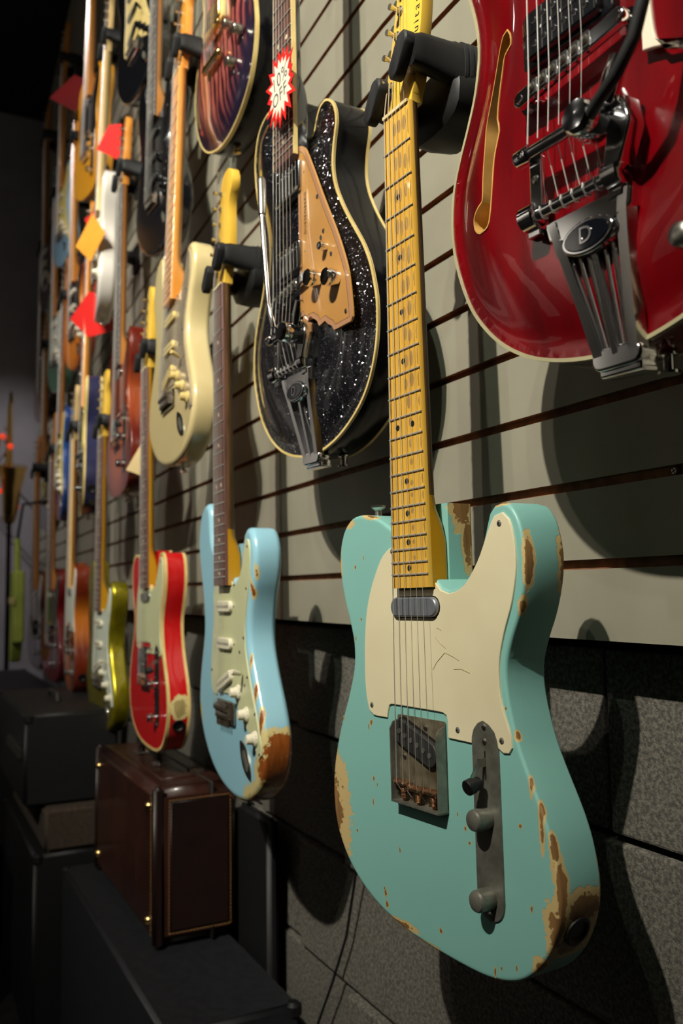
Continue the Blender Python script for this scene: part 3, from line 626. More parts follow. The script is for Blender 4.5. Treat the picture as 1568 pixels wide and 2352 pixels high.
def tele_hardware(root, detail, guard, m_plate, m_ctrl, m_knob, chips=False, m_saddle=None, knob_r=9.2, f=-9):
    q = MB(); g = smooth_loop(TELE_GUARD, 6); q.prism(g, f + 1.9, f - 0.2, bevel=0.7); q.obj('pickguard', guard, root, angle=30)
    if detail >= 1:
        for s_, t_ in [(417.5, 118.5), (583.3, -80.2), (593.1, 54.6), (595.5, 111.0), (431.7, -37.6)]: screw(root, s_, t_, f + 1.9, M['dull_steel'] if detail > 1 else None)
    # neck pickup
    q = MB(); q.prism(pill(486, -28.5, 486, 25, 9.3), f + 6.0, f - 0.5, bevel=1.6); o = q.obj('neck_pickup', [M['pickup_steel'] if detail > 1 else M['chrome']], root, angle=40)
    if detail > 1:
        q = MB(); q.prism(pill(486, -29, 486, 25.5, 10.2), f + 2.0, f - 0.5); q.obj('pickup_surround', M['ink'], root)
    # bridge
    s0, s1, t0, t1 = 588, 668, -36.5, 36.5
    q = MB(); q.prism(rrect(s0, s1, t0, t1, 2.5), f + 1.6, f - 0.2)
    plate = q.obj('bridge_plate', m_plate, root)
    q = MB(); hgt = f + 11.5
    def wall(a, b, c, d): q.box(V(a, c, f), V(b, d, hgt))
    wall(s0 + 12, s1, t0, t0 + 1.6); wall(s0 + 12, s1, t1 - 1.6, t1); wall(s1 - 1.6, s1, t0, t1)
    for tt in (t0, t1 - 1.6):  # tapered front ends
        q.add([V(s0 + 4, tt, f + 1), V(s0 + 12, tt, f + 1), V(s0 + 12, tt, hgt), V(s0 + 4, tt + 1.6, f + 1), V(s0 + 12, tt + 1.6, f + 1), V(s0 + 12, tt + 1.6, hgt), V(s0 + 6, tt, f + 8), V(s0 + 6, tt + 1.6, f + 8)],
              [(0, 1, 2, 6), (3, 7, 5, 4), (0, 6, 7, 3), (6, 2, 5, 7), (0, 3, 4, 1)], 0, True)
    q.obj('bridge_wall', m_plate if detail < 2 else M['dull_steel'], plate, angle=20)
    # bridge pickup slanted
    c0, c1 = (601, -31), (622, 20)
    q = MB(); q.prism(pill(602, -27, 618, 18, 12.8), f + 1.75, f + 1.0); q.obj('pickup_hole', M['ink'], root)
    q = MB(); q.prism(pill(603, -28, 619, 17, 11.4), f + 6.0, f, bevel=0.8); pk = q.obj('bridge_pickup', M['pickup_black'], root, angle=40)
    if detail >= 1:
        for i in range(6):
            k = i / 5; q = MB(); q.prism(disc(602.5 + 17 * k, -28 + 46 * k, 2.5), f + 6.6, f + 5); q.obj('pole_piece', M['pole'], pk)
        for s_, t_ in ((596, 8), (626, -26), (640, 26)): screw(root, s_, t_, f + 2.2)
    # saddles
    ms = m_saddle or M['brass']
    for i in range(3):
        t_ = -22.5 + 22.5 * i; sd = 649 + (0, 2.5, 1.5)[i]; q = MB()
        q.tube([V(sd, t_ - 10.8, f + 8.6), V(sd, t_ - 10.2, f + 8.6), V(sd, t_ + 10.2, f + 8.6), V(sd, t_ + 10.8, f + 8.6)], [0.0024, 0.0032, 0.0032, 0.0024], 14); q.obj('saddle', ms, root, angle=40)
        if detail >= 1:
            q = MB(); turns = 8; pts = []
            for k in range(turns * 8 + 1):
                a = k / 8 * 2 * math.pi; pts.append(V(sd + 4 + (s1 - 4 - sd - 4) * k / (turns * 8), t_ + 2.6 * math.cos(a), f + 6.5 + 2.6 * math.sin(a)))
            q.tube(pts, 0.00045, 5); q.obj('saddle_spring', ms, root)
            q = MB(); q.tube([V(sd, t_, f + 6.5), V(s1 + 1, t_, f + 6.5)], 0.0011, 6); q.obj('intonation_screw', ms, root)
            for dt in (-7, 7):
                q = MB(); q.tube([V(sd, t_ + dt, f + 2), V(sd, t_ + dt, f + 14.5)], 0.0012, 7); q.obj('height_screw', M['nickel'], root)
    # control plate
    q = MB(); q.prism(pill(597.5, 89.2, 727, 89.2, 16.6, 12), f + 1.7, f - 0.2, bevel=0.5); cp = q.obj('control_plate', m_ctrl, root, angle=40)
    if detail >= 1:
        q = MB(); q.prism(pill(607, 89.2, 629, 89.2, 0.9), f + 1.8, f + 1.5); q.obj('switch_slot', M['ink'], cp)
        for s_ in (586.5, 598.5, 738.5): screw(root, s_, 89.2, f + 2.1)
    q = MB(); q.box(V(612, 88.4, f + 1), V(619, 90, f + 9)); q.add([V(612, 88.6, f + 8), V(612, 89.9, f + 8), V(626, 89.9, f + 18), V(626, 88.6, f + 18), V(619, 88.6, f + 8), V(619, 89.9, f + 8), V(629, 89.9, f + 14), V(629, 88.6, f + 14)], [(0, 1, 2, 3), (4, 7, 6, 5), (0, 3, 7, 4), (1, 5, 6, 2), (3, 2, 6, 7)])
    q.obj('switch_lever', M['nickel'], root)
    q = MB(); q.lathe(V(631, 89.2, f + 9), (0, -0.25, 1), [(0, 0.0045), (0.002, 0.0058), (0.007, 0.0060), (0.0075, 0.0066), (0.013, 0.0066), (0.0138, 0.0058), (0.0136, 0.002)], 18); q.obj('switch_tip', M['plastic_black'], root)
    for s_ in (661, 725): knurled_knob(root, s_, 89.2, f + 1.7, m_knob, knob_r, 18 if detail > 1 else 19)

def strat_hardware(root, detail, guard, m_cov, f=-12, m_knob=None, m_bridge=None, dark_saddles=True):
    q = MB(); q.prism(smooth_loop(STRAT_GUARD, 7), f + 2.0, f - 0.3, bevel=0.7); q.obj('pickguard', guard, root, angle=30)
    if detail >= 1:
        for s_, t_ in [(414, 104), (474, 98), (545, 85), (600, 100), (648, 131), (700, 148), (460, -52), (530, -63), (600, -75), (468, 42), (566, 66), (612, 88)]: screw(root, s_, t_, f + 2.0, r=2.4)
    for s_, sl in ((500, 0), (556, 0), (612, 10)):
        a = (s_ + sl * 0.9, -26); b = (s_ - sl * 0.9, 26)
        q = MB(); q.prism(pill(a[0], a[1], b[0], b[1], 8.6), f + 7.5, f, bevel=1.6); pk = q.obj('pickup', m_cov, root, angle=40)
        if detail >= 1:
            for i in range(6):
                k = i / 5; t_ = -25 + 50 * k; q = MB(); q.prism(disc(a[0] + (b[0] - a[0]) * (t_ + 26) / 52, t_, 2.4, 10), f + 8.2, f + 6); q.obj('pole_piece', M['pole'], pk)
            for t_ in (-40, 40): screw(root, s_ + (sl * 0.9 * (-t_ / 26)), t_, f + 2.0, r=2.0)
    mk = m_knob or m_cov
    for s_, t_ in ((624, 60), (652, 96), (681, 132)): skirt_knob(root, s_, t_, f + 2, mk, 0.92)
    q = MB(); q.lathe(V(596, 82, f + 6), (0.55, 0.25, 1), [(0, 0.0025), (0.004, 0.0035), (0.016, 0.0045), (0.02, 0.0035), (0.0205, 0.001)], 10); q.obj('switch_tip', m_cov, root)
    # tremolo bridge
    mbz = m_bridge or M['chrome']
    q = MB(); q.prism(rrect(641, 674, -39, 43, 2), f + 5, f + 2.0, bevel=0.6); br = q.obj('bridge_plate', mbz, root)
    for i in range(6):
        t_ = -26.2 + 52.5 * i / 5; q = MB(); q.box(V(646, t_ - 4.7, f + 5), V(667, t_ + 4.7, f + 10.5)); q.box(V(648, t_ - 4.7, f + 10), V(655, t_ + 4.7, f + 13.5))
        sd = q.obj('saddle', M['saddle_dark'] if dark_saddles else M['chrome'], br)
        if detail > 1:
            q = MB(); q.tube([V(667, t_, f + 8), V(679, t_, f + 8)], 0.0016, 6); q.obj('intonation_screw', M['saddle_dark'], br)
    if detail >= 1:
        for i in range(6): screw(br, 643.5, -26 + 10.4 * i, f + 5, r=2.4)
    # jack cup: boat-shaped plate set across the lower bout
    a = Vector((692, 62)); b = Vector((742, 108)); d = (b - a).normalized(); nn = Vector((-d.y, d.x)); L_ = (b - a).length; out = []
    for k in range(25):
        u = k / 24; out.append(tuple(a + d * (L_ * u) + nn * (15 * math.sin(math.pi * u) ** 0.7)))
    for k in range(1, 24):
        u = 1 - k / 24; out.append(tuple(a + d * (L_ * u) - nn * (15 * math.sin(math.pi * u) ** 0.7)))
    q = MB(); q.prism(out, f + 1.6, f - 0.5, bevel=0.5); jp = q.obj('jack_plate', M['nickel'] if detail > 1 else M['chrome'], root)
    c = (a + b) / 2; q = MB(); q.prism(pill(c.x - 9 * d.x, c.y - 9 * d.y, c.x + 11 * d.x, c.y + 11 * d.y, 7), f + 1.75, f + 1.4); q.obj('jack_recess', M['dull_steel'], jp)

def strap_button(root, p, d, m=None, sc=1.0):
    q = MB(); q.lathe(p, d, [(0, 0.004 * sc), (0.002 * sc, 0.0038 * sc), (0.006 * sc, 0.0035 * sc), (0.009 * sc, 0.0075 * sc), (0.011 * sc, 0.0078 * sc), (0.0118 * sc, 0.006 * sc)], 16)
    return q.obj('strap_button', m or M['nickel'], root)

def bind_ring(root, out, n0, n1, m, name, grow=0.25, inner=2.2):
    """solid binding strip following an outline"""
    P = [Vector(p) for p in out]; N = len(P); nr = normals2(P)
    A = [p + q * grow for p, q in zip(P, nr)]; B = [p - q * inner for p, q in zip(P, nr)]
    mb = MB(); vs = [V(p.x, p.y, n0) for p in B] + [V(p.x, p.y, n0) for p in A] + [V(p.x, p.y, n1) for p in A] + [V(p.x, p.y, n1) for p in B]
    fs = []
    for j in range(4):
        for k in range(N): fs.append((j * N + k, j * N + (k + 1) % N, ((j + 1) % 4) * N + (k + 1) % N, ((j + 1) % 4) * N + k))
    mb.add(vs, fs); return mb.obj(name, m, root, angle=40)

def make_root(name, N, yaw, roll, label, group=None, lean=0.0, cat='guitar'):
    a, r, l = R(yaw), R(roll), R(lean)
    t = Vector((math.cos(a), math.sin(a), 0)); n = Vector((math.sin(a), -math.cos(a), 0)); z = Vector((0, 0, 1))
    s_ = -z * math.cos(r) + t * math.sin(r); T = t * math.cos(r) + z * math.sin(r)
    s2 = s_ * math.cos(l) - n * math.sin(l); n2 = n * math.cos(l) + s_ * math.sin(l)
    o = empty(name)
    X, Y, Z = T, -s2, n2
    o.matrix_world = Matrix(((X.x, Y.x, Z.x, N[0]), (X.y, Y.y, Z.y, N[1]), (X.z, Y.z, Z.z, N[2]), (0, 0, 0, 1)))
    tagit(o, label, cat, group); return o

# tele-shaped guitar
def tele_guitar(N, yaw, roll, label, body_m, detail=0, guard=None, board=None, neck_m=None, dots_m=None, binding=None, m_plate=None, m_ctrl=None, m_knob=None, head_text=None, m_head=None, m_back=None, lean=0, name='electric_guitar'):
    r = make_root(name, N, yaw, roll, label, 'electric guitars hung on the slatwall', lean)
    q = MB(); st = 6 if detail > 1 else 10
    top = smooth_loop(TELE_TOP, st); low = smooth_loop(TELE_LOW, st)
    rad = 3.0 if detail > 1 else 2.5
    if binding: rad = 0.6
    slab(q, top, -9, -25.0, rad, 0, grid=16 if detail > 1 else 24, seg=4)
    slab(q, low, -25.02, -54, 0, rad, grid=40)
    body = q.obj('body', body_m, r, angle=38)
    if binding:
        bind_ring(r, smooth_loop(TELE_TOP, st), -8.8, -14.5, binding, 'front_binding', 0.4, 5.0)
        bind_ring(r, smooth_loop(TELE_LOW, st), -48.5, -54.3, binding, 'back_binding', 0.4, 5.0)
    neck(r, neck_m or M['maple_amber'], board or M['maple_aged'], detail, 26, 468, m_back, board_top_side=None)
    if dots_m: dots(r, dots_m, detail)
    tele_head(r, m_head or neck_m or M['maple_head'], detail, head_text)
    tele_hardware(r, detail, guard or M['guard_cream'], m_plate or M['nickel'], m_ctrl or M['nickel'], m_knob or M['chrome'], m_saddle=None)
    posts = [(-34 - 23.5 * k, -11.5 + 6.2 * k) for k in range(6)]
    guitar_strings(r, posts, detail, 649, 1.2 + 2.0, 26, (662, -6))
    strap_button(r, V(391, -95, -31), (0.0, 1, 0)); strap_button(r, V(792, 20, -31), (0, -1, 0))
    q = MB(); p = V(735, 160.5, -32); q.lathe(p, (1, -0.4, 0), [(0, 0.0125), (0.0015, 0.0125), (0.002, 0.010), (0.0005, 0.008), (-0.004, 0.006)], 18); q.obj('jack_socket', M['plastic_black'], r)
    return r

def strat_guitar(N, yaw, roll, label, body_m, detail=0, guard=None, cov=None, board=None, neck_m=None, dots_m=None, m_head=None, m_back=None, lean=0, m_bridge=None, name='electric_guitar', guard_on=True):
    r = make_root(name, N, yaw, roll, label, 'electric guitars hung on the slatwall', lean)
    q = MB(); st = 7 if detail else 11
    def carve(x, y):   # forearm bevel on the bass side of the lower bout
        u = max(0, 1 - abs(x - 640) / 120); w = max(0, (-y - 96) / 60); return -11 * u * w * w * (1 if w < 1 else 1)
    slab(q, smooth_loop(STRAT_TOP, st), -12, -28, 9, 0, grid=16 if detail else 26, seg=5, carve=None)
    slab(q, smooth_loop(STRAT_LOW, st), -28.02, -56, 0, 10, grid=40, seg=5)
    q.obj('body', body_m, r, angle=45)
    neck(r, neck_m or M['maple_amber'], board or M['rosewood'], detail, 28, 468, m_back)
    if dots_m: dots(r, dots_m, detail)
    strat_head(r, m_head or neck_m or M['maple_head'], detail)
    if guard_on: strat_hardware(r, detail, guard or M['guard_mint'], cov or M['white_plastic'], m_bridge=m_bridge)
    posts = [(-34 - 23.5 * k, -13 + 4.6 * k) for k in range(6)]
    guitar_strings(r, posts, detail, 650, 1.5, 26, (664, -2))
    strap_button(r, V(331, -112, -34), (-0.3, 1, 0)); strap_button(r, V(781, 35, -34), (0, -1, 0))
    return r

# ------------------------------------------------------------------ the single-cut semi-hollow pair
def tremolo(r, f_chrome, arm='black', detail=2):
    def c(s_): return 16 + 5 * (s_ - 770) / 100.0
    def n_at(s_): return -8 - 0.19 * max(0, s_ - 765)
    # frame: flat cast side rails, centre rib, rounded foot
    q = MB()
    def rail(pts, w, th, n0f):
        vs = []; fs = []
        for i, (s_, t_) in enumerate(pts):
            nn = n_at(s_) + n0f; vs += [V(s_, t_ - w, nn - th), V(s_, t_ - w * 0.6, nn), V(s_, t_ + w * 0.6, nn), V(s_, t_ + w, nn - th)]
        for i in range(len(pts) - 1):
            for k in range(4): fs.append((i * 4 + k, i * 4 + (k + 1) % 4, (i + 1) * 4 + (k + 1) % 4, (i + 1) * 4 + k))
        fs.append((0, 1, 2, 3)); L_ = (len(pts) - 1) * 4; fs.append((L_ + 3, L_ + 2, L_ + 1, L_))
        q.add(vs, fs)
    W0, W1 = 38.0, 19.0
    def wid(s_): return W0 + (W1 - W0) * ((s_ - 758) / 112.0) ** 0.8 if s_ > 758 else W0
    ss = [758, 770, 785, 800, 820, 840, 856, 868]
    for sg in (-1, 1): rail([(s_, c(s_) + sg * (wid(s_) - 5)) for s_ in ss], 6.6, 8, 3)
    rail([(s_, c(s_)) for s_ in ss[2:]], 3.8, 7, 3.2)
    foot = pill(862, c(864) - wid(864) + 6, 862, c(864) + wid(864) - 6, 8)
    q.prism(foot, n_at(862) + 3.5, n_at(862) - 12, bevel=2)
    q.prism(rrect(864, 874, c(870) - wid(868) + 1, c(870) + wid(868) - 1, 2), n_at(868) + 1, n_at(868) - 15, bevel=1.5)
    yoke = [(756, c(756) - W0 - 2), (756, c(756) + W0 + 2), (770, c(770) + W0 - 1), (776, c(776) + 20), (790, c(790) + 8), (790, c(790) - 8), (776, c(776) - 20), (770, c(770) - W0 + 1)]
    q.prism(yoke, n_at(770) + 2.6, n_at(770) - 7, bevel=1.2)
    o = q.obj('tremolo_frame', f_chrome, r, angle=50)
    for sg in (-1, 1):     # thin rods in the two windows
        for k in ((1, 2, 3) if arm == 'black' else ()):
            q = MB(); a = 0.26 * k
            q.tube([V(788, c(788) + sg * (wid(788) - 6) * a * 1.15, n_at(788) - 1), V(858, c(858) + sg * (wid(858) - 3) * a, n_at(858) - 1)], 0.0019, 8); q.obj('window_rod', f_chrome, o)
    el = [(779 + 12.5 * math.cos(2 * math.pi * i / 32), c(779) + 24 * math.sin(2 * math.pi * i / 32)) for i in range(32)]
    q = MB(); q.prism(el, n_at(779) + 6.5, n_at(779) - 2, bevel=1.6); bz = q.obj('badge_rim', f_chrome, o, angle=50)
    el2 = [(779 + 10 * math.cos(2 * math.pi * i / 32), c(779) + 20.5 * math.sin(2 * math.pi * i / 32)) for i in range(32)]
    q = MB(); q.prism(el2, n_at(779) + 7.2, n_at(779) + 5, bevel=0.9); q.obj('badge', M['oval_black'], o, angle=50)
    if detail > 1: text_obj('badge_letter', 'D', 0.017, f_chrome, r, Matrix.Translation(V(779, c(779), n_at(779) + 7.5)), 0.0004)
    # hinge barrels and string roller
    for t0, t1 in ((-42, -27), (38, 52)):
        q = MB(); q.lathe(V(747, t0, -4), (1, 0, 0), [(0, 0.0085), (0.001, 0.0098), ((t1 - t0) / 1000 - 0.001, 0.0098), ((t1 - t0) / 1000, 0.0085)], 22); q.obj('hinge_barrel', f_chrome, r, angle=40)
        sg = -1 if t0 < 0 else 1; q = MB(); tt = (t0 + t1) / 2; q.prism([(744, tt - 7), (744, tt + 7), (762, tt + 5 - sg * 2), (762, tt - 7 - sg * 2)], -4, -14, bevel=1); q.obj('hinge_cheek', f_chrome, r)
    q = MB(); q.tube([V(747, -28, -4), V(747, 40, -4)], 0.0048, 16); q.obj('string_roller', f_chrome, r)
    q = MB(); q.tube([V(703, -30, 3), V(703, 46, 3)], 0.0048, 16)
    q.lathe(V(703, -40, 3), (1, 0, 0), [(0, 0.006), (0.001, 0.0068), (0.013, 0.0068), (0.014, 0.0058)], 18)
    q.lathe(V(703, 46, 3), (1, 0, 0), [(0, 0.0058), (0.001, 0.0075), (0.012, 0.0075), (0.013, 0.006)], 18); q.obj('tension_bar', f_chrome, r, angle=40)
    q = MB(); q.prism(rrect(706, 745, -31, -19, 1.5), 1, -3, bevel=0.8); lk = q.obj('side_link', f_chrome, r); screw(lk, 723, -25, 1.2, f_chrome, 3.4)
    q = MB(); q.prism([(704, 46), (704, 62), (722, 66), (746, 56), (746, 42), (722, 46)], 6, -8, bevel=1.5); q.obj('arm_bracket', f_chrome, r, angle=50)
    # arm holder
    q = MB(); q.lathe(V(714, 38, 2), (0.0, 0.1, 1), [(0, 0.011), (0.006, 0.0125), (0.02, 0.0125), (0.022, 0.0118), (0.0245, 0.0105), (0.025, 0.002)], 28); q.obj('arm_pivot', f_chrome, r, angle=40)
    q = MB(); q.tube([V(704, 50, 8), V(692, 58, 10), V(680, 64, 12)], [0.007, 0.0075, 0.005], 14); q.obj('pivot_arm_stub', f_chrome, r)
    if arm == 'black':
        q = MB(); pts = [V(716, 44, 20), V(712, 58, 25), V(704, 76, 28), V(690, 92, 30), V(668, 102, 31), V(630, 112, 32), V(570, 120, 32), V(500, 124, 32)]
        q.tube(pts, 0.0042, 12); q.obj('tremolo_arm', M['rubber'], r)
    else:
        q = MB(); pts = [V(704, 22, 26), V(690, 20, 28), V(672, 12, 28), V(640, 3, 26), V(580, -8, 25), V(545, -14, 24)]
        q.tube(pts, 0.0034, 12); a_ = q.obj('tremolo_arm', f_chrome, r)
        q = MB(); q.tube([V(548, -13, 24), V(546, -13.5, 24), V(500, -17, 23), V(496, -17, 23)], [0.0034, 0.005, 0.0058, 0.0035], 14); q.obj('arm_tip', M['nickel'], a_)

def star_guitar(N, yaw, roll, label, top_m, side_m, bind_m, arm, sparkle_plate, fhole=True):
    r = make_root('semi_hollow_guitar', N, yaw, roll, label, 'electric guitars hung on the slatwall')
    out = smooth_loop(STAR, 6); q = MB()
    slab(q, out, -29.5, -79, 0.8, 0.8, arch=13.5, archw=62, mi=(0, 1, 1), grid=11, seg=2)
    body = q.obj('body', [top_m, side_m], r, angle=30)
    bind_ring(r, out, -28.9, -32.4, bind_m, 'front_binding', 0.5, 2.4)
    bind_ring(r, out, -30.6, -31.1, M['black_line'], 'binding_line', 0.6, 0.5)
    bind_ring(r, out, -75.5, -79.4, bind_m, 'back_binding', 0.5, 2.4)
    if fhole:
        fl = smooth_loop(FHOLE, 4)
        # f-hole: a deep cream-bound well seen through the top (boolean cut)
        q = MB(); q.prism(fl, 5, -60); cut = q.obj('cutter', M['brown_inside'], r)
        md = body.modifiers.new('f', 'BOOLEAN'); md.operation = 'DIFFERENCE'; md.solver = 'EXACT'; md.object = cut
        bpy.context.view_layer.update()
        dg = bpy.context.evaluated_depsgraph_get(); me = bpy.data.meshes.new_from_object(body.evaluated_get(dg))
        body.modifiers.clear(); body.data = me; bpy.data.objects.remove(cut)
        me.materials.clear(); me.materials.append(top_m); me.materials.append(side_m)
        # liner wall of the f-hole
        P = [Vector(p) for p in fl]; n_ = len(P); nr = normals2(P)
        def hgt(p):
            B = out; d = min((Vector(b) - p).length for b in B); t = min(1, d / 62); return -29.5 + 13.5 * (t * t * (3 - 2 * t)) - 1.5 * math.exp(-((d - 13) / 7.5) ** 2)
        q = MB(); A = [p + a * 0.1 for p, a in zip(P, nr)]; B = [p - a * 1.1 for p, a in zip(P, nr)]
        vs = [V(p.x, p.y, hgt(p) + 0.35) for p in A] + [V(p.x, p.y, hgt(p) + 0.35) for p in B] + [V(p.x, p.y, -40) for p in B] + [V(p.x, p.y, -40) for p in A]
        fs = []
        for j in range(4):
            for k in range(n_): fs.append((j * n_ + k, j * n_ + (k + 1) % n_, ((j + 1) % 4) * n_ + (k + 1) % n_, ((j + 1) % 4) * n_ + k))
        q.add(vs, fs); q.obj('f_hole_binding', M['fhole_cream'], r, angle=40)
    neck(r, M['black_gloss'], M['rosewood'], 1, 24, 478, M['black_gloss'], bound=bind_m, heel_from=372)
    dots(r, M['pearl'], 1, 3.2)
    q = MB(); lp = smooth_loop([(-4, -20), (-20, -30), (-90, -44), (-150, -38), (-178, -10), (-182, 8), (-160, 34), (-90, 44), (-20, 30), (-4, 20)], 10)
    slab(q, lp, -4, -18, 1, 1, grid=None, seg=2); q.obj('headstock', M['black_gloss'], r)
    for k in range(3):
        for sg in (-1, 1):
            q = MB(); q.lathe(V(-40 - 42 * k, sg * 26, -4), (0, 0, 1), [(0, 0.005), (0.002, 0.005), (0.003, 0.003), (0.012, 0.003)], 10); q.tube([V(-40 - 42 * k, sg * 30, -12), V(-40 - 42 * k, sg * 56, -12)], 0.003, 6); q.obj('tuner', M['chrome'], r)
    # bridge
    q = MB(); a = (654, -40); b = (644, 54)
    q.prism(pill(a[0], a[1], b[0], b[1], 6.2), 0.5, -6, bevel=1.2); br = q.obj('bridge', M['chrome'], r, angle=40)
    for i in range(6):
        k = (i + 1.2) / 7.4; s_ = a[0] + (b[0] - a[0]) * k; t_ = -25 + 52 * i / 5; q = MB()
        q.box(V(s_ - 5.5, t_ - 3.6, 0.4), V(s_ + 5.5, t_ + 3.6, 1.3)); q.obj('saddle_slot', M['ink'], br)
        q = MB(); q.lathe(V(s_, t_ - 2.6, 1.2), (1, 0, 0), [(0, 0.0018), (0.0006, 0.0028), (0.0046, 0.0028), (0.0052, 0.0018)], 14); q.obj('roller_saddle', M['nickel'], br)
        q = MB(); q.tube([V(s_, t_, -2), V(s_ + 8, t_, -2)], 0.0014, 7); q.obj('saddle_screw', M['chrome'], br)
    for (s_, t_) in (a, b):
        q = MB(); q.lathe(V(s_, t_, -16), (0, 0, 1), [(0, 0.0055), (0.003, 0.0055), (0.0032, 0.009), (0.0055, 0.009), (0.0057, 0.004), (0.016, 0.004), (0.0175, 0.0035)], 16); q.obj('bridge_post', M['chrome'], r)
    # pickups
    for (s0, s1, kind) in ((590, 626, 'hum'), (486, 526, 'p90')):
        q = MB(); q.prism(rrect(s0 - 4, s1 + 4, -44, 44, 5), -9, -18, bevel=1.5); rg = q.obj('pickup_ring', M['black_gloss'], r)
        q = MB(); q.prism(rrect(s0, s1, -36, 36, 4), -3, -12, bevel=1.5); pk = q.obj('pickup', M['chrome'] if sparkle_plate else M['black_gloss'], r, angle=40)
        if not sparkle_plate:
            q = MB(); q.box(V((s0 + s1) / 2 - 1.2, -36.2, -12), V((s0 + s1) / 2 + 1.2, 36.2, -2.5)); q.obj('pickup_bar', M['chrome'], pk)
        for i in range(6):
            t_ = -25 + 50 * i / 5
            for s_ in ((s0 + 9,) if sparkle_plate else (s0 + 9, s1 - 9)):
                q = MB(); q.prism(disc(s_, t_, 2.7), -2.1, -4, bevel=0.6); q.obj('pole_screw', M['chrome'], pk)
        for t_ in (-41, 41): screw(rg, (s0 + s1) / 2, t_, -9, M['chrome'])
    if sparkle_plate:
        P1 = [(466, 24, 1), (468, 32), (476, 44), (495, 56), (520, 70), (550, 86), (580, 103), (610, 120), (640, 135), (668, 146), (700, 152), (722, 154), (727, 150, 1), (727, 112, 1), (720, 106), (716, 98), (710, 90), (712, 76), (704, 70), (698, 60), (698, 32, 1), (694, 27, 1), (620, 27, 1), (600, 25, 1), (540, 25, 1)]
        g = smooth_loop(P1, 7); q = MB(); q.prism(g, -8, -10.5, bevel=0.8); pg = q.obj('control_pickguard', M['guard_gold'], r, angle=30)
        P_ = [Vector(p) for p in g]; nr = normals2(P_); I1 = [p - a_ * 7 for p, a_ in zip(P_, nr)]; q = MB(); n_ = len(P_)
        q.add([V(p.x, p.y, -7.85) for p in [p_ - a_ * 0.6 for p_, a_ in zip(P_, nr)]] + [V(p.x, p.y, -7.85) for p in I1], [(k, (k + 1) % n_, n_ + (k + 1) % n_, n_ + k) for k in range(n_)])
        q.obj('pickguard_rim', M['guard_gold_rim'], pg, fix=False)
        q = MB(); I0 = [p - a_ * 6.8 for p, a_ in zip(P_, nr)]; I2 = [p - a_ * 7.4 for p, a_ in zip(P_, nr)]
        q.add([V(p.x, p.y, -7.8) for p in I0] + [V(p.x, p.y, -7.8) for p in I2], [(k, (k + 1) % n_, n_ + (k + 1) % n_, n_ + k) for k in range(n_)]); q.obj('pickguard_line', M['ink'], pg, fix=False)
        text_obj('pickguard_lettering', 'DUESENBERG', 0.0075, M['ink'], pg, Matrix.Translation(V(560, 44, -7.8)) @ Matrix.Rotation(R(90), 4, 'Z'), 0.00005, 1.25)
        for s_, t_ in ((655, 76), (668, 120)): knurled_knob(r, s_, t_, -8, M['nickel'] if False else M['chrome'], 10.5, 17, False)
        knurled_knob(r, 622, 96, -8, M['chrome'], 5.2, 12, True, 'selector_knob')
        for s_, t_ in ((552, 76), (600, 90), (712, 140), (690, 40), (634, 108), (606, 84)): screw(r, s_, t_, -7.6, M['chrome'], 3.0)
    else:
        # art-deco white plate and a control knob at the treble side
        P1 = [(560, 66, 1), (672, 66, 1), (678, 84), (690, 100), (700, 130), (700, 142, 1), (694, 142, 1), (692, 130), (684, 106), (668, 76), (560, 74, 1)]
        g = smooth_loop(P1, 9); q = MB(); q.prism(g, -9, -12, bevel=0.7); q.obj('pickguard_trim', M['white_card'], r, angle=30)
        q = MB(); q.prism(smooth_loop([(540, 70, 1), (668, 74, 1), (684, 106), (692, 130), (690, 140, 1), (560, 120, 1)], 9), -11, -12.5); q.obj('pickguard', M['red_gloss'], r)
        for s_, t_ in ((806, 92), (770, 128)): knurled_knob(r, s_, t_, -19, M['nickel'], 8.5, 20, True)
    tremolo(r, M['chrome'], arm)
    guitar_strings(r, None, 2, 648, 4.0, 26, (698, 7.5, 1.0), off=1)
    for i in range(6):
        t_ = -26 + 52 * i / 5 + 1; q = MB(); q.tube([V(705, t_ * 1.0, -1.5), V(740, t_ + 3, -8), V(747, t_ + 3, -9.2), V(752, t_ + 3, -6.5), V(752.5, t_ + 3, -2), V(748, t_ + 3, 1.4), V(744, t_ + 3, 0.6)], 0.0005, 5); q.obj('string_tail', M['steel_string'], r)
    q = MB(); q.lathe(V(857, 30, -66), (0, -1, 0), [(0, 0.007), (0.002, 0.007), (0.003, 0.004), (0.012, 0.004), (0.013, 0.008), (0.015, 0.008)], 14); q.obj('strap_button', M['chrome'], r)
    return r

# ------------------------------------------------------------------ room
def aim(loc, to):
    return (Vector(to) - Vector(loc)).to_track_quat('-Z', 'Y')
def struct(o): o['kind'] = 'structure'; return o
def wbox(name, a, b, m, parent=None, bevel=0.0):
    q = MB(); q.box(a, b); o = q.obj(name, m, parent, False)
    if bevel:
        md = o.modifiers.new('b', 'BEVEL'); md.width = bevel; md.segments = 2; md.limit_method = 'ANGLE'
    return o

struct(wbox('floor', (-6.2, -3.6, -0.1), (3.0, 0.4, 0.0), M['floor']))
struct(wbox('ceiling', (-6.2, -3.6, 4.2), (3.0, 0.4, 4.3), M['ceiling']))
struct(wbox('wall_end', (-5.9, -3.6, 0.0), (-5.8, 0.4, 4.2), M['end_wall']))
struct(wbox('wall_left', (-6.2, -3.6, 0.0), (3.0, -3.5, 4.2), M['far_wall']))
struct(wbox('wall_near', (2.5, -3.6, 0.0), (2.6, 0.4, 4.2), M['ceiling']))
def off(x): return max(0.0, 0.04 * (-1.0 - x))
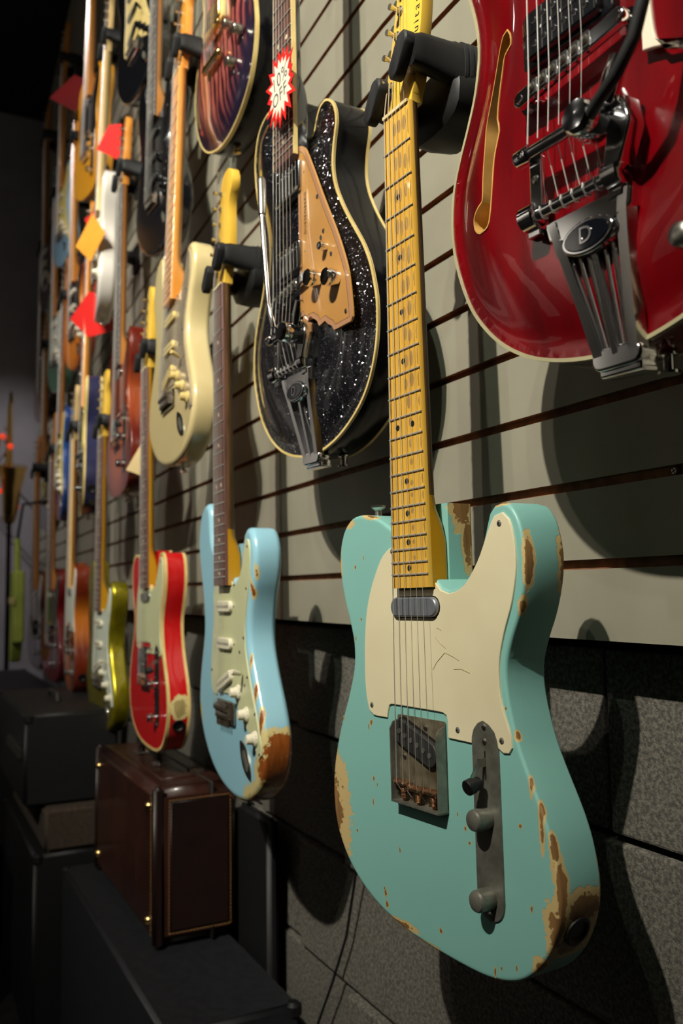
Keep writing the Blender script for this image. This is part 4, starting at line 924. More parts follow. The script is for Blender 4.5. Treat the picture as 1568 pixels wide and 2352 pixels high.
# concrete block base wall
blockwall = struct(wbox('wall_base', (-5.8, 0.30, 0.0), (2.5, 0.36, 4.2), M['mortar']))
PITCH = 0.1853
meshes = {}
for r_ in range(6):
    z1 = 1.039 + 0.0 - PITCH * (r_ - 0) if r_ else 1.039 + PITCH * 0; z1 = 1.039 + PITCH - PITCH * r_
    z0 = z1 - PITCH + 0.006
    x = -3.3 + (0.195 if r_ % 2 else 0.0) + 0.0
    x = -1.447 - 0.39 * 6 - (0.195 if r_ % 2 == 0 else 0.0)
    while x < 1.0:
        jitter = random.uniform(-0.002, 0.002); q = MB()
        q.box((0, 0.05 + off(x + .2), z0), (0.384, 0.20 + off(x + .2), z1 - 0.002)); o = q.obj('block', M['block'], blockwall, False)
        o.location = (x, jitter, 0)
        md = o.modifiers.new('b', 'BEVEL'); md.width = 0.003; md.segments = 2
        x += 0.39
q = MB(); q.box((-5.8, 0.056 + 0.19, 0), (-3.9, 0.30, 1.06)); struct(q.obj('baseboard_far', M['mortar'], None, False))

# slatwall: long boards with open T-slots, brown raw board inside the slots
back = MB()
XS = [2.4, -1.0, -1.8]
def strip(mb, xs, z0, z1, ya, yb, mi_face, mi_edge):
    for i in range(len(xs) - 1):
        a, b = xs[i], xs[i + 1]; oa, ob = off(a), off(b)
        P = [Vector((a, ya + oa, z0)), Vector((b, ya + ob, z0)), Vector((b, ya + ob, z1)), Vector((a, ya + oa, z1)), Vector((a, yb + oa, z0)), Vector((b, yb + ob, z0)), Vector((b, yb + ob, z1)), Vector((a, yb + oa, z1))]
        mb.add(P, [(0, 3, 2, 1)], mi_face); mb.add(P, [(0, 1, 5, 4), (3, 7, 6, 2), (4, 5, 6, 7)], mi_edge)
        if i == 0: mb.add(P, [(0, 4, 7, 3)], mi_edge)
        if i == len(xs) - 2: mb.add(P, [(1, 2, 6, 5)], mi_edge)
strip(back, [2.4, -1.0, -5.75], 1.062, 4.15, 0.0072, 0.022, 0, 0)
slatwall = struct(back.obj('wall_right', M['mdf'], None, False))
GZ = 1.1198; GP = 0.0757
for k in range(-1, 41):
    z0 = 1.0492 if k == -1 else GZ + GP * k + 0.0046
    z1 = GZ + GP * (k + 1) - 0.0046
    if z1 > 4.17: break
    for xs, dz in (([2.4, -1.0, -1.797], 0.0), ([-1.80, -4.24], -0.0035), ([-4.243, -5.75], 0.0)):
        q = MB(); strip(q, xs, z0 + dz, z1 + dz, 0.0, 0.0075, 0, 1)
        q.obj('slat', [M['slat'], M['mdf']], slatwall, False)
# wall fixing screw in a slot
q = MB(); q.lathe((-0.529, 0.006, 1.1955), (0, -1, 0), [(0, 0.0042), (0.0008, 0.0042), (0.0022, 0.0026), (0.0023, 0.0002)], 16)
sc = tagit(q.obj('wall_screw', M['nickel'], None), 'single cross-head screw set in the slatwall groove at the right edge', 'screw')
q = MB()
for a in (0.4, 0.4 + math.pi / 2):
    d = Vector((math.cos(a), 0, math.sin(a))) * 0.0026; w = Vector((-d.z, 0, d.x)) * 0.22; c = Vector((-0.529, 0.0035, 1.1955))
    q.add([c - d - w, c + d - w, c + d + w, c - d + w], [(0, 1, 2, 3)])
q.obj('screw_slot', M['ink'], sc, False, fix=False)

# ------------------------------------------------------------------ hangers
def hanger(N, label, wall_y, detail=1, pads=True):
    """neck yoke clipped in a slat groove; N is the nut position of the guitar it carries"""
    o = empty('guitar_hanger', (N[0], wall_y, N[2] + 0.03)); tagit(o, label, 'hanger', 'black neck hangers on the slatwall')
    D = wall_y - N[1]        # distance nut plane to wall
    def W(x, y, z): return Vector((x / 1000, -y / 1000, z / 1000))  # x along wall, y out from wall, z up
    Dm = D * 1000
    q = MB(); q.box(W(-38, 0, -42), W(38, 7, 42)); q.obj('slat_bracket', M['plastic_black'], o, False)
    q = MB(); q.tube([W(0, 6, 0), W(0, 30, 0), W(0, Dm - 76, 0)], [0.024, 0.019, 0.019], 16); q.obj('shaft', M['plastic_black'], o)
    if detail:
        for dx in (-12, 12):
            for dz in (-14, 14):
                q = MB(); q.lathe(W(dx, 7, dz * 2), (0, -1, 0), [(0, 0.0045), (0.0015, 0.004), (0.002, 0.001)], 10); q.obj('bracket_screw', M['nickel'], o)
    def oval(pts, rx, rz, name, m, par):
        mb = MB(); seg = 16; vs = []; fs = []
        for k, (x, y, z) in enumerate(pts):
            for j in range(seg):
                a = 2 * math.pi * j / seg; ca, sa = math.cos(a), math.sin(a); e = 0.7
                vs.append(W(x + math.copysign(abs(ca) ** e, ca) * rx[k], y, z + math.copysign(abs(sa) ** e, sa) * rz[k]))
        for k in range(len(pts) - 1):
            for j in range(seg): fs.append((k * seg + j, k * seg + (j + 1) % seg, (k + 1) * seg + (j + 1) % seg, (k + 1) * seg + j))
        fs.append(tuple(range(seg))[::-1]); fs.append(tuple((len(pts) - 1) * seg + j for j in range(seg)))
        mb.add(vs, fs); return mb.obj(name, m, par, angle=50)
    oval([(0, Dm - 92, -12), (0, Dm - 88, -12), (0, Dm - 64, -12), (0, Dm - 44, -12), (0, Dm - 40, -12)], [34, 46, 50, 48, 42], [26, 32, 34, 32, 26], 'yoke', M['plastic_black'], o)
    for sg in (-1, 1):
        x = sg * 36; z = 12 if sg > 0 else -4
        a = oval([(x, Dm - 70, z - 6), (x, Dm - 44, z - 2), (x, Dm - 40, z), (x, Dm - 6, z + 2), (x, Dm + 3, z + 2)], [13, 13, 11.5, 10.5, 8], [24, 23, 20, 18, 15], 'arm', M['plastic_black'], o)
        if detail:
            for j in range(3): oval([(x, Dm - 50 - j * 6.5, z - 2), (x, Dm - 53.5 - j * 6.5, z - 2)], [14.2, 14.2], [24.2, 24.2], 'arm_ridge', M['rubber'], a)
    if pads:
        for sg, dx, dz in ((-1, -22, -2), (1, 22, 18)):
            q = MB(); c = W(sg * 30 - 4 * sg, Dm + 8, dz - 6)
            th = R(52); d = Vector((math.cos(th), 0, math.sin(th))); u = Vector((-d.z, 0, d.x)); out = []
            for k in range(10): a = -math.pi / 2 + math.pi * k / 9; out.append(c + d * (0.013 + 0.0095 * math.cos(a)) + u * 0.0095 * math.sin(a))
            for k in range(10): a = math.pi / 2 + math.pi * k / 9; out.append(c + d * (-0.013 + 0.0095 * math.cos(a)) + u * 0.0095 * math.sin(a))
            n_ = len(out); f = Vector((0, -0.0055, 0)); e = [c + (p - c) * 0.9 for p in out]
            vs = [p - f for p in out] + [p + f * 0.7 for p in out] + [p + f for p in e]
            fs = [tuple(range(n_)), tuple(2 * n_ + k for k in range(n_))[::-1]] + [(j * n_ + k, j * n_ + (k + 1) % n_, (j + 1) * n_ + (k + 1) % n_, (j + 1) * n_ + k) for j in range(2) for k in range(n_)]
            q.add(vs, fs); q.obj('arm_pad', M['rubber'], o, angle=40)
    return o

# ------------------------------------------------------------------ the guitars
G = {}
N_teal = (-0.7122, -0.1523, 1.5682)
G['teal'] = tele_guitar(N_teal, 4.8, 0.84, 'worn sea-green electric guitar with cream pickguard and maple fretboard, hanging nearest', M['teal_worn'], 2, M['guard_cream'], M['maple_aged'], M['maple_amber'], M['black_inlay'], None, M['corroded'], M['dull_steel'], M['dull_steel'], 'nashguitars', M['maple_head'], M['maple_side'])
q = MB()   # bare patches played into the fretboard lacquer
for n in range(1, 21):
    s_ = (fr(n) + fr(n - 1)) / 2; hgt = (fr(n) - fr(n - 1))
    spots = ((-2, 5, 13) if n < 6 else (4, 12) if n < 11 else (8,))
    for t_ in spots:
        rs = min(8.5, hgt * 0.3) * random.uniform(0.8, 1.1) * (1 if n < 14 else 0.6); rt = 2.9 * random.uniform(0.8, 1.15) * (1 if n < 12 else 0.8); ds = random.uniform(-2.5, 2.5); dt = random.uniform(-1.2, 1.2)
        q.add([V(s_ + ds + rs * math.cos(a), t_ + dt + rt * math.sin(a), 0.05) for a in [2 * math.pi * k / 14 for k in range(14)]], [tuple(range(14))[::-1]])
    for sg in ((1,) if n < 3 else (1, -1) if n % 3 else (1,)):
        w = hw(s_) - 0.9; a0 = hgt * random.uniform(0.28, 0.44)
        q.add([V(s_ + a0 * math.cos(a), sg * (w - (1.5 + 1.6 * random.random()) * abs(math.sin(a))), 0.05) for a in [math.pi * k / 8 for k in range(9)]], [tuple(range(9))[::-1] if sg > 0 else tuple(range(9))])
tagit(q.obj('worn_lacquer_patches', M['wear_brown'], G['teal'], False, fix=False), kind='stuff')
q1 = MB(); q2 = MB()   # small dings through the paint of the face
for s_, t_ in [(435, -92), (444, -108), (498, -99), (518, -110), (606, -90), (601, -85), (602, -138), (656, -83), (661, -77), (679, -85), (713, -116), (758, -69), (762, -67), (772, -65), (716, -41), (772, 19), (666, 48), (687, 63), (676, 58), (660, 127), (721, 136), (778, 98), (772, 116), (783, 90), (569, 115.5)]:
    rs = random.uniform(1.0, 3.2); rt = random.uniform(0.7, 1.9); ph = random.random() * 6
    ring = lambda k_, n_: [V(s_ + rs * k_ * (1 + 0.28 * math.sin(3 * a + ph)) * math.cos(a), t_ + rt * k_ * (1 + 0.28 * math.cos(2 * a + ph)) * math.sin(a), n_) for a in [2 * math.pi * k / 10 for k in range(10)]]
    q1.add(ring(1.45, -8.94), [tuple(range(10))[::-1]]); q2.add(ring(0.95, -8.90), [tuple(range(10))[::-1]])
tagit(q1.obj('paint_chip_edges', M['chip_under'], G['teal'], False, fix=False), kind='stuff')
tagit(q2.obj('paint_chips', M['chip_wood'], G['teal'], False, fix=False), kind='stuff')
q = MB()   # scratches in the pickguard
for pts in (((527, 40), (536, 28), (543, 22)), ((527, 41), (530, 52), (533, 60)), ((513, 27), (519, 34), (523, 42)), ((541, 52), (540, 62), (543, 74)), ((505, 30), (507, 36))):
    q.tube([V(a, b, -6.98) for a, b in pts], 0.00028, 4)
tagit(q.obj('pickguard_scratches', mat('scratch', srgb(150, 138, 84), 0.6), G['teal'], False), kind='stuff')

G['pale_blue'] = strat_guitar((-1.290, -0.140, 1.576), -2.0, 0.6, 'worn pale-blue double-cutaway guitar with mint pickguard and dark fretboard, above the leather case end', M['blue_worn'], 2, M['guard_mint'], M['white_plastic'], M['rosewood'], M['maple_amber'], M['pearl'], M['maple_head'], M['maple_side'], m_bridge=M['nickel'])
G['red_tele'] = tele_guitar((-1.844, -0.118, 1.575), -0.95, 1.39, 'worn bright-red single-cutaway guitar with cream binding, hanging over the leather case handle', M['red_worn'], 1, M['guard_mint'], M['rosewood'], M['maple_amber'], M['pearl'], M['binding_cream'], M['chrome'], M['chrome'], M['chrome'], None, M['maple_head'], lean=-0.30)
G['gold'] = strat_guitar((-2.391, -0.100, 1.518), 1.49, -1.91, 'metallic green-gold double-cutaway guitar with pale pickguard, left of the bright-red one', M['gold_flake'], 1, M['guard_pale'], M['white_plastic'], M['rosewood'], M['maple_amber'], M['pearl'], M['maple_head'], lean=-0.30)
G['orange'] = tele_guitar((-2.875, -0.093, 1.586), -3.40, -1.70, 'orange sunburst single-cutaway guitar with white pickguard and pale maple neck, bottom row', M['orange_burst'], 0, M['guard_pale'], M['maple_pale'], M['maple_brown'], M['black_inlay'], None, M['chrome'], M['chrome'], M['chrome'], None, M['maple_pale'], lean=-0.60)
G['cherry'] = tele_guitar((-3.320, -0.090, 1.580), 3.0, -1.5, 'dark cherry single-cutaway guitar with black pickguard, bottom row left of the orange one', M['darkred_gloss'], 0, M['guard_black'], M['rosewood'], M['maple_brown'], M['pearl'], None, M['chrome'], M['chrome'], M['chrome'], None, M['maple_brown'])
G['maroon'] = tele_guitar((-3.860, -0.075, 1.585), 3.0, 0.0, 'maroon single-cutaway guitar with grey pickguard, last in the bottom row', M['maroon_gloss'], 0, M['guard_tan'], M['maple_brown'], M['maple_brown'], M['black_inlay'], None, M['chrome'], M['chrome'], M['chrome'], None, M['maple_brown'])

G['red_semi'] = star_guitar((-0.458, -0.170, 2.118), 4.0, 0.0, 'glossy deep-red hollow guitar with f-hole and chrome tremolo tailpiece, at the upper right', M['red_gloss'], M['red_gloss'], M['binding_grey'], 'black', False)
G['black_semi'] = star_guitar((-0.995, -0.152, 2.124), 3.0, 0.0, 'black sparkle hollow guitar with gold control plate and a red star card on its strings', M['sparkle'], M['black_side'], M['binding_cream'], 'chrome', True, fhole=False)
G['cream'] = strat_guitar((-1.589, -0.122, 2.104), -0.86, 2.52, 'glossy cream double-cutaway guitar with pearly tan pickguard, right above the bright-red guitar', M['cream_gloss'], 1, M['guard_tan'], M['binding_cream'], M['maple_orange'], M['maple_orange'], M['black_inlay'], M['maple_orange'], lean=-2.77)
G['brown'] = tele_guitar((-2.155, -0.104, 2.119), -2.14, 2.46, 'brown sunburst single-cutaway guitar with dark fretboard, left of the cream guitar', M['amber_burst'], 1, M['brown_gloss'], M['ebony'], M['maple_brown'], M['pearl'], None, M['chrome'], M['chrome'], M['chrome'], None, M['maple_orange'], lean=-1.25)
G['navy'] = tele_guitar((-2.675, -0.089, 2.116), -8.40, 2.90, 'navy single-cutaway guitar with cream binding and cream pickguard, above the orange sunburst one', M['navy_gloss'], 0, M['guard_yellow'], M['maple_orange'], M['maple_orange'], M['black_inlay'], M['binding_cream'], M['chrome'], M['chrome'], M['chrome'], None, M['maple_orange'], lean=-1.50)
G['blue_strat'] = strat_guitar((-3.230, -0.072, 2.130), -4.00, 2.00, 'metallic blue double-cutaway guitar with yellowed pickguard, left of the navy one', M['blue_gloss'], 0, M['guard_yellow'], M['white_plastic'], M['rosewood'], M['maple_brown'], None, M['maple_brown'], lean=-1.50)
G['dark_strat'] = strat_guitar((-3.980, -0.030, 2.150), 3.0, -1.0, 'black double-cutaway guitar with pale yellow pickguard, far end of the middle row', M['black_gloss'], 0, M['guard_yellow'], M['white_plastic'], M['maple_brown'], M['maple_brown'], None, M['maple_brown'])

G['black_upper'] = strat_guitar((-1.865, -0.092, 2.638), 1.30, -3.50, 'black double-cutaway guitar with black pickups and dark dotted fretboard, behind the cream guitar neck', M['black_gloss'], 1, M['guard_black'], M['guard_black'], M['ebony'], M['maple_brown'], M['pearl'], M['maple_brown'], lean=-0.20)
G['white_upper'] = strat_guitar((-2.411, -0.094, 2.625), -8.70, -0.65, 'white double-cutaway guitar with pale maple neck and a red and a yellow card by it', M['white_gloss'], 0, M['white_plastic'], M['white_plastic'], M['maple_pale'], M['maple_pale'], None, M['maple_pale'], lean=-2.40)
G['orange_upper'] = strat_guitar((-3.059, -0.069, 2.646), 3.0, -2.0, 'orange sunburst double-cutaway guitar, above and left of the navy one', M['orange_burst'], 0, M['guard_black'], M['white_plastic'], M['maple_orange'], M['maple_orange'], None, M['maple_orange'])
G['green_upper'] = strat_guitar((-3.600, -0.050, 2.680), 3.0, -1.0, 'sea-green double-cutaway guitar with a tan neck, upper row near the far end', M['seafoam_gloss'], 0, M['guard_pale'], M['white_plastic'], M['maple_brown'], M['maple_brown'], None, M['maple_brown'])
G['plum_upper'] = tele_guitar((-4.200, -0.020, 2.680), 3.0, 0.0, 'dark maroon guitar with chrome parts, leftmost of the upper row', M['maroon_gloss'], 0, M['guard_black'], M['rosewood'], M['maple_brown'], M['pearl'], None, M['chrome'], M['chrome'], M['chrome'], None, M['maple_brown'])
G['cream_guard_top'] = strat_guitar((-2.110, -0.100, 3.105), 3.0, 2.0, 'black double-cutaway guitar with large cream pickguard, cut off by the top edge', M['black_gloss'], 1, M['binding_cream'], M['guard_black'], M['maple_brown'], M['maple_brown'], None, M['maple_brown'])
G['yellow_top'] = tele_guitar((-2.700, -0.080, 3.150), 3.0, -7.0, 'butterscotch-yellow single-cutaway guitar, high in the top row', M['yellow_gloss'], 0, M['guard_black'], M['maple_orange'], M['maple_orange'], None, None, M['chrome'], M['chrome'], M['chrome'], None, M['maple_orange'])
G['ice_top'] = strat_guitar((-3.420, -0.055, 3.150), 3.0, -4.0, 'metallic blue double-cutaway guitar in the top row, left of the butterscotch one', M['ice_gloss'], 0, M['guard_yellow'], M['white_plastic'], M['maple_orange'], M['maple_orange'], None, M['maple_orange'])
G['dark_top'] = strat_guitar((-4.050, -0.030, 3.150), 3.0, 0.0, 'dark brown guitar at the left end of the top row', M['maroon_gloss'], 0, M['guard_black'], M['white_plastic'], M['maple_brown'], M['maple_brown'], None, M['maple_brown'])

# purple flame single-cut with gold hardware
def burst_guitar(N, yaw, roll, label):
    r = make_root('electric_guitar', N, yaw, roll, label, 'electric guitars hung on the slatwall')
    P0 = [(a - 8 if a > 600 else a, b * 0.97) for a, b in STAR]
    out = smooth_loop(P0, 7); q = MB(); slab(q, out, -24, -72, 0.8, 3, arch=11, archw=60, mi=(0, 1, 1), grid=12, seg=3)
    q.obj('body', [M['purple_burst'], M['black_side']], r, angle=30)
    bind_ring(r, out, -23.6, -30.5, M['binding_cream'], 'front_binding', 0.5, 2.2)
    neck(r, M['black_gloss'], M['ebony'], 1, 24, 478, M['black_gloss'], bound=M['binding_cream'], heel_from=372)
    dots(r, M['pearl'], 0, 4)
    q = MB(); slab(q, smooth_loop([(-4, -20), (-20, -30), (-90, -44), (-170, -36), (-178, 0), (-170, 36), (-90, 44), (-20, 30), (-4, 20)], 12), -4, -18, 1, 1, grid=None, seg=2); q.obj('headstock', M['black_gloss'], r)
    q = MB(); q.prism(pill(652, -38, 645, 38, 6), 1, -6, bevel=1.2); br = q.obj('bridge', M['gold'], r, angle=40)
    for i in range(6):
        t_ = -25 + 10 * i; q = MB(); q.box(V(644, t_ - 3, 1), V(655, t_ + 3, 2.8)); q.obj('saddle', M['gold'], br)
    q = MB(); q.prism(pill(698, -38, 698, 38, 8), 0, -8, bevel=3); tp = q.obj('stop_tailpiece', M['gold'], r, angle=50)
    for i in range(6): q = MB(); q.lathe(V(706, -25 + 10 * i, -4), (0, -1, 0), [(0, 0.003), (0.002, 0.003), (0.003, 0.002)], 10); q.obj('string_anchor', M['chrome'], tp)
    for s0 in (596, 486):
        q = MB(); q.prism(rrect(s0 - 4, s0 + 40, -44, 44, 5), -7, -16, bevel=1); rg = q.obj('pickup_ring', M['binding_cream'], r)
        q = MB(); q.prism(rrect(s0, s0 + 36, -36, 36, 4), -3, -10, bevel=1.4); pk = q.obj('pickup', M['gold'], r, angle=40)
        for i in range(6): q = MB(); q.prism(disc(s0 + 9, -25 + 10 * i, 2.6), -2.2, -4, bevel=0.5); q.obj('pole_screw', M['gold'], pk)
    for s_, t_ in ((668, 78), (620, 92), (742, 100), (700, 128)): knurled_knob(r, s_, t_, -15, M['nickel'], 9, 17, False, seg=24)
    for s_, t_ in ((705, 140), (760, 118)): screw(r, s_, t_, -20, M['chrome'])
    guitar_strings(r, None, 2, 650, 3.0, 25, (694, 0.5, 1.0))
    # jack plate on the rim
    q = MB(); c = V(700, 158.5, -48); fx = Vector((1, 0, 0)); m4 = Matrix.Translation(c) @ Matrix.Rotation(R(4), 4, 'Z')
    q.box((0, -0.018, -0.016), (0.0025, 0.018, 0.016), 0, m4); jp = q.obj('jack_plate', M['gold'], r)
    q = MB(); q.lathe(c + Vector((0.0025, 0, 0)), (1, 0, 0), [(0, 0.0075), (0.002, 0.0075), (0.004, 0.006), (0.0038, 0.0042), (-0.001, 0.004)], 16); q.obj('jack_socket', M['gold'], jp)
    for dy in (-0.013, 0.013):
        for dz in (-0.011, 0.011): q = MB(); q.lathe(c + Vector((0.0024, dy, dz)), (1, 0, 0), [(0, 0.0024), (0.0012, 0.0018), (0.0014, 0.0003)], 9); q.obj('plate_screw', M['nickel'], jp)
    strap_button(r, V(848, 18, -52), (0, -1, 0), M['gold'])
    return r
G['purple'] = burst_guitar((-1.371, -0.106, 2.741), 0.30, -5.20, 'purple-red flame single-cut guitar with black sides and gold hardware, top edge of the photo')

def hang(N, what, detail=0, pads=True): return hanger(N, what, off(N[0]), detail, pads)
hang(N_teal, 'black neck hanger gripping the headstock of the worn sea-green guitar', 1)
hang((-1.290, -0.140, 1.576), 'black neck hanger holding the worn pale-blue guitar', 1)
hang((-1.844, -0.118, 1.575), 'black neck hanger holding the worn bright-red guitar', 1)
hang((-1.589, -0.122, 2.104), 'black neck hanger holding the glossy cream guitar', 1)
hang((-2.155, -0.104, 2.119), 'black neck hanger holding the brown sunburst guitar', 0)
for N, w in (((-2.391, -0.100, 1.518), 'metallic green-gold'), ((-2.875, -0.093, 1.586), 'bottom-row orange sunburst'), ((-3.32, -0.09, 1.58), 'dark cherry'), ((-3.86, -0.075, 1.585), 'bottom-row maroon'),
             ((-2.675, -0.089, 2.116), 'navy'), ((-3.230, -0.072, 2.130), 'middle-row metallic blue'), ((-3.98, -0.03, 2.15), 'black far middle-row'), ((-2.411, -0.094, 2.625), 'white'), ((-3.059, -0.069, 2.646), 'upper orange sunburst'), ((-3.6, -0.05, 2.68), 'sea-green far upper-row'),
             ((-0.458, -0.17, 2.118), 'deep-red hollow'), ((-0.995, -0.152, 2.124), 'black sparkle hollow'), ((-1.371, -0.106, 2.741), 'purple-red flame'), ((-1.865, -0.092, 2.638), 'upper black'), ((-4.2, -0.02, 2.68), 'upper maroon'), ((-2.11, -0.1, 3.105), 'cream-pickguard black'), ((-2.70, -0.08, 3.15), 'butterscotch-yellow'), ((-3.42, -0.055, 3.15), 'top-row blue'), ((-4.05, -0.03, 3.15), 'top-row dark brown')):
    hang(N, 'black neck hanger holding the %s guitar' % w, 0)

# ------------------------------------------------------------------ cards
def star_card():
    root = empty('price_card'); root.matrix_world = G['black_semi'].matrix_world @ Matrix.Translation(V(392, 24, 15)) @ Matrix.Rotation(R(-6), 4, 'Z')
    tagit(root, 'red starburst price card with white centre reading 10% OFF, on the black sparkle guitar', 'price card')
    rnd = random.Random(3); n = 17
    def star(k, z0, z1, m, name):
        q = MB(); pts = []
        for i in range(n * 2):
            a = 2 * math.pi * i / (n * 2) + 0.1; r_ = (1.0 if i % 2 == 0 else 0.72) * k; r_ *= (1.0 + (0.16 if i % 2 == 0 else 0) * rr[i])
            pts.append((r_ * 0.052 * math.cos(a), r_ * 0.041 * math.sin(a)))
        N_ = len(pts); vs = [(x, y, z1) for y, x in pts] + [(x, y, z0) for y, x in pts]
        q.add(vs, [tuple(range(N_)), tuple(range(N_, 2 * N_))[::-1]] + [(i, i + N_, (i + 1) % N_ + N_, (i + 1) % N_) for i in range(N_)], 0, True); q.obj(name, m, root, False)
    rr = [rnd.uniform(-1, 1) for _ in range(n * 2)]
    star(1.0, -0.0006, 0, M['red_ink'], 'red_border'); star(0.76, 0.0, 0.0004, M['white_card'], 'white_centre')
    for body, x, y, sz in (('10%', -0.002, 0.010, 0.021), ('OFF', 0.0, -0.012, 0.019)):
        text_obj('handwriting', body, sz, M['pencil'], root, Matrix.Translation((x, y, 0.0006)) @ Matrix.Rotation(R(14), 4, 'Z') @ Matrix.Diagonal((1.15, 1.3, 1, 1)), 0.00002, 1.1)
star_card()
def card(name, label, m, c, pts, yaw=30, thick=0.001, extra=None):
    o = empty(name, c); o.rotation_euler = (0, 0, R(yaw)); tagit(o, label, 'price card', 'price cards hanging among the guitars')
    q = MB(); n = len(pts); vs = [(x, -thick, z) for x, z in pts] + [(x, 0, z) for x, z in pts]
    q.add(vs, [tuple(range(n)), tuple(range(n, 2 * n))[::-1]] + [(i, i + n, (i + 1) % n + n, (i + 1) % n) for i in range(n)], 0, True); q.obj('card', m, o, False)
    q = MB(); top = max(pts, key=lambda p: p[1]); q.tube([(top[0], -0.0005, top[1] - 0.004), (top[0] + 0.004, 0.002, top[1] + 0.02)], 0.0006, 5); q.obj('card_string', M['ink'], o)
    return o
sq = lambda a: [(-a, 0), (0, -a), (a, 0), (0, a)]
card('price_card', 'cream triangular card tucked behind the bright-red guitar neck', M['cream_card'], (-1.90, -0.10, 1.40), [(-0.075, -0.025), (0.04, -0.06), (0.04, 0.075)], 20)
card('price_card', 'orange-yellow diamond card in front of the white guitar', M['yellow_card'], (-2.30, -0.15, 2.025), [(-0.055, 0), (0.005, -0.055), (0.06, 0.01), (0.01, 0.075)], 30)
card('price_card', 'large red diamond card behind the navy guitar neck', M['red_ink'], (-2.62, -0.09, 1.93), [(-0.11, 0.01), (0.0, -0.07), (0.16, -0.08), (0.06, 0.05), (0.0, 0.07)], 20)
card('price_card', 'red card beside the neck of the white guitar', M['red_ink'], (-2.21, -0.11, 2.26), [(-0.08, 0.015), (-0.03, -0.015), (0.03, -0.055), (0.04, 0.04), (-0.02, 0.06)], 20)
card('price_card', 'small red card, colour darkened as unlit, high up at the left, beside the butterscotch guitar', M['darkred_gloss'], (-2.92, -0.09, 2.78), [(-0.13, 0.03), (0.0, -0.06), (0.12, -0.01), (0.0, 0.07)], 30)  # darker red stands in for the missing light on this card
card('price_card', 'tiny red heart-shaped card below the butterscotch guitar', M['red_ink'], (-2.62, -0.09, 2.215), [(-0.03, 0.02), (0.0, -0.04), (0.035, 0.0), (0.03, 0.03), (0.0, 0.02)], 20)

# ------------------------------------------------------------------ leather case and the amplifiers below
def rbox(name, a, b, m, parent, bw, seg=3):
    q = MB(); q.box(a, b); o = q.obj(name, m, parent, True)
    bm = bmesh.new(); bm.from_mesh(o.data); bmesh.ops.bevel(bm, geom=bm.edges[:], offset=bw, segments=seg, affect='EDGES'); bm.to_mesh(o.data); bm.free()
    for p in o.data.polygons: p.use_smooth = True
    return o
case = empty('suitcase', (-1.905, -0.065, 0.449)); tagit(case, 'old brown leather suitcase with stitched edges and brass feet, under the bright-red guitar', 'suitcase')
def cb(name, a, b, m, bw): o = rbox(name, a, b, m, case, bw); return o
cb('shell', (-0.272, -0.080, 0.004), (0.270, 0.080, 0.288), M['leather'], 0.018)
for x in (-0.272, 0.252):
    for y0, y1 in ((-0.083, -0.062),):
        cb('edge_trim', (x, y0, 0.002), (x + 0.020, y1, 0.290), M['leather_dark'], 0.006)
cb('end_panel', (0.268, -0.052, 0.030), (0.2735, 0.062, 0.262), M['leather_dark'], 0.002)
cb('lid_seam', (-0.2725, 0.028, 0.003), (0.2725, 0.031, 0.2895), M['ink'], 0.001)
cb('top_panel', (-0.20, -0.05, 0.286), (0.20, 0.02, 0.291), M['leather'], 0.002)
for a, b in (((0.2745, -0.055, 0.027), (0.2745, 0.064, 0.027)), ((0.2745, -0.055, 0.265), (0.2745, 0.064, 0.265)), ((0.2745, -0.055, 0.027), (0.2745, -0.055, 0.265)), ((0.2745, 0.064, 0.027), (0.2745, 0.064, 0.265)), ((0.246, -0.0815, 0.02), (0.246, -0.0815, 0.272))):
    q = MB(); A = Vector(a); B = Vector(b); k = int((B - A).length / 0.0065)
    for i in range(k): q.tube([A + (B - A) * (i / k), A + (B - A) * ((i + 0.6) / k)], 0.0007, 4)
    tagit(q.obj('stitching', M['thread'], case), kind='stuff')
for x, z in ((-0.235, 0.245), (-0.235, 0.045), (0.222, 0.248), (0.222, 0.040)):
    q = MB(); q.lathe((x, -0.080, z), (0, -1, 0), [(0, 0.0095), (0.003, 0.009), (0.007, 0.0055), (0.008, 0.001)], 16); q.obj('brass_foot', M['gold'], case)
q = MB(); q.tube([(-0.075, -0.02, 0.292), (-0.068, -0.02, 0.312), (-0.03, -0.02, 0.325), (0.03, -0.02, 0.325), (0.068, -0.02, 0.312), (0.075, -0.02, 0.292)], [0.006, 0.007, 0.0085, 0.0085, 0.007, 0.006], 12); hd = q.obj('handle', M['leather_dark'], case)
for x in (-0.078, 0.078):
    q = MB(); pts = [(x - 0.013, -0.035, 0.296), (x + 0.013, -0.035, 0.296), (x + 0.013, -0.006, 0.296), (x - 0.013, -0.006, 0.296), (x - 0.013, -0.035, 0.296)]
    q.tube(pts, 0.0018, 6); q.obj('handle_buckle', M['nickel'], hd)
for x in (-0.16, 0.16):
    q = MB(); q.box((x - 0.02, 0.018, 0.289), (x + 0.02, 0.042, 0.296)); q.lathe((x, 0.03, 0.296), (0, 0, 1), [(0, 0.006), (0.003, 0.005)], 10); q.obj('latch', M['saddle_dark'], case)

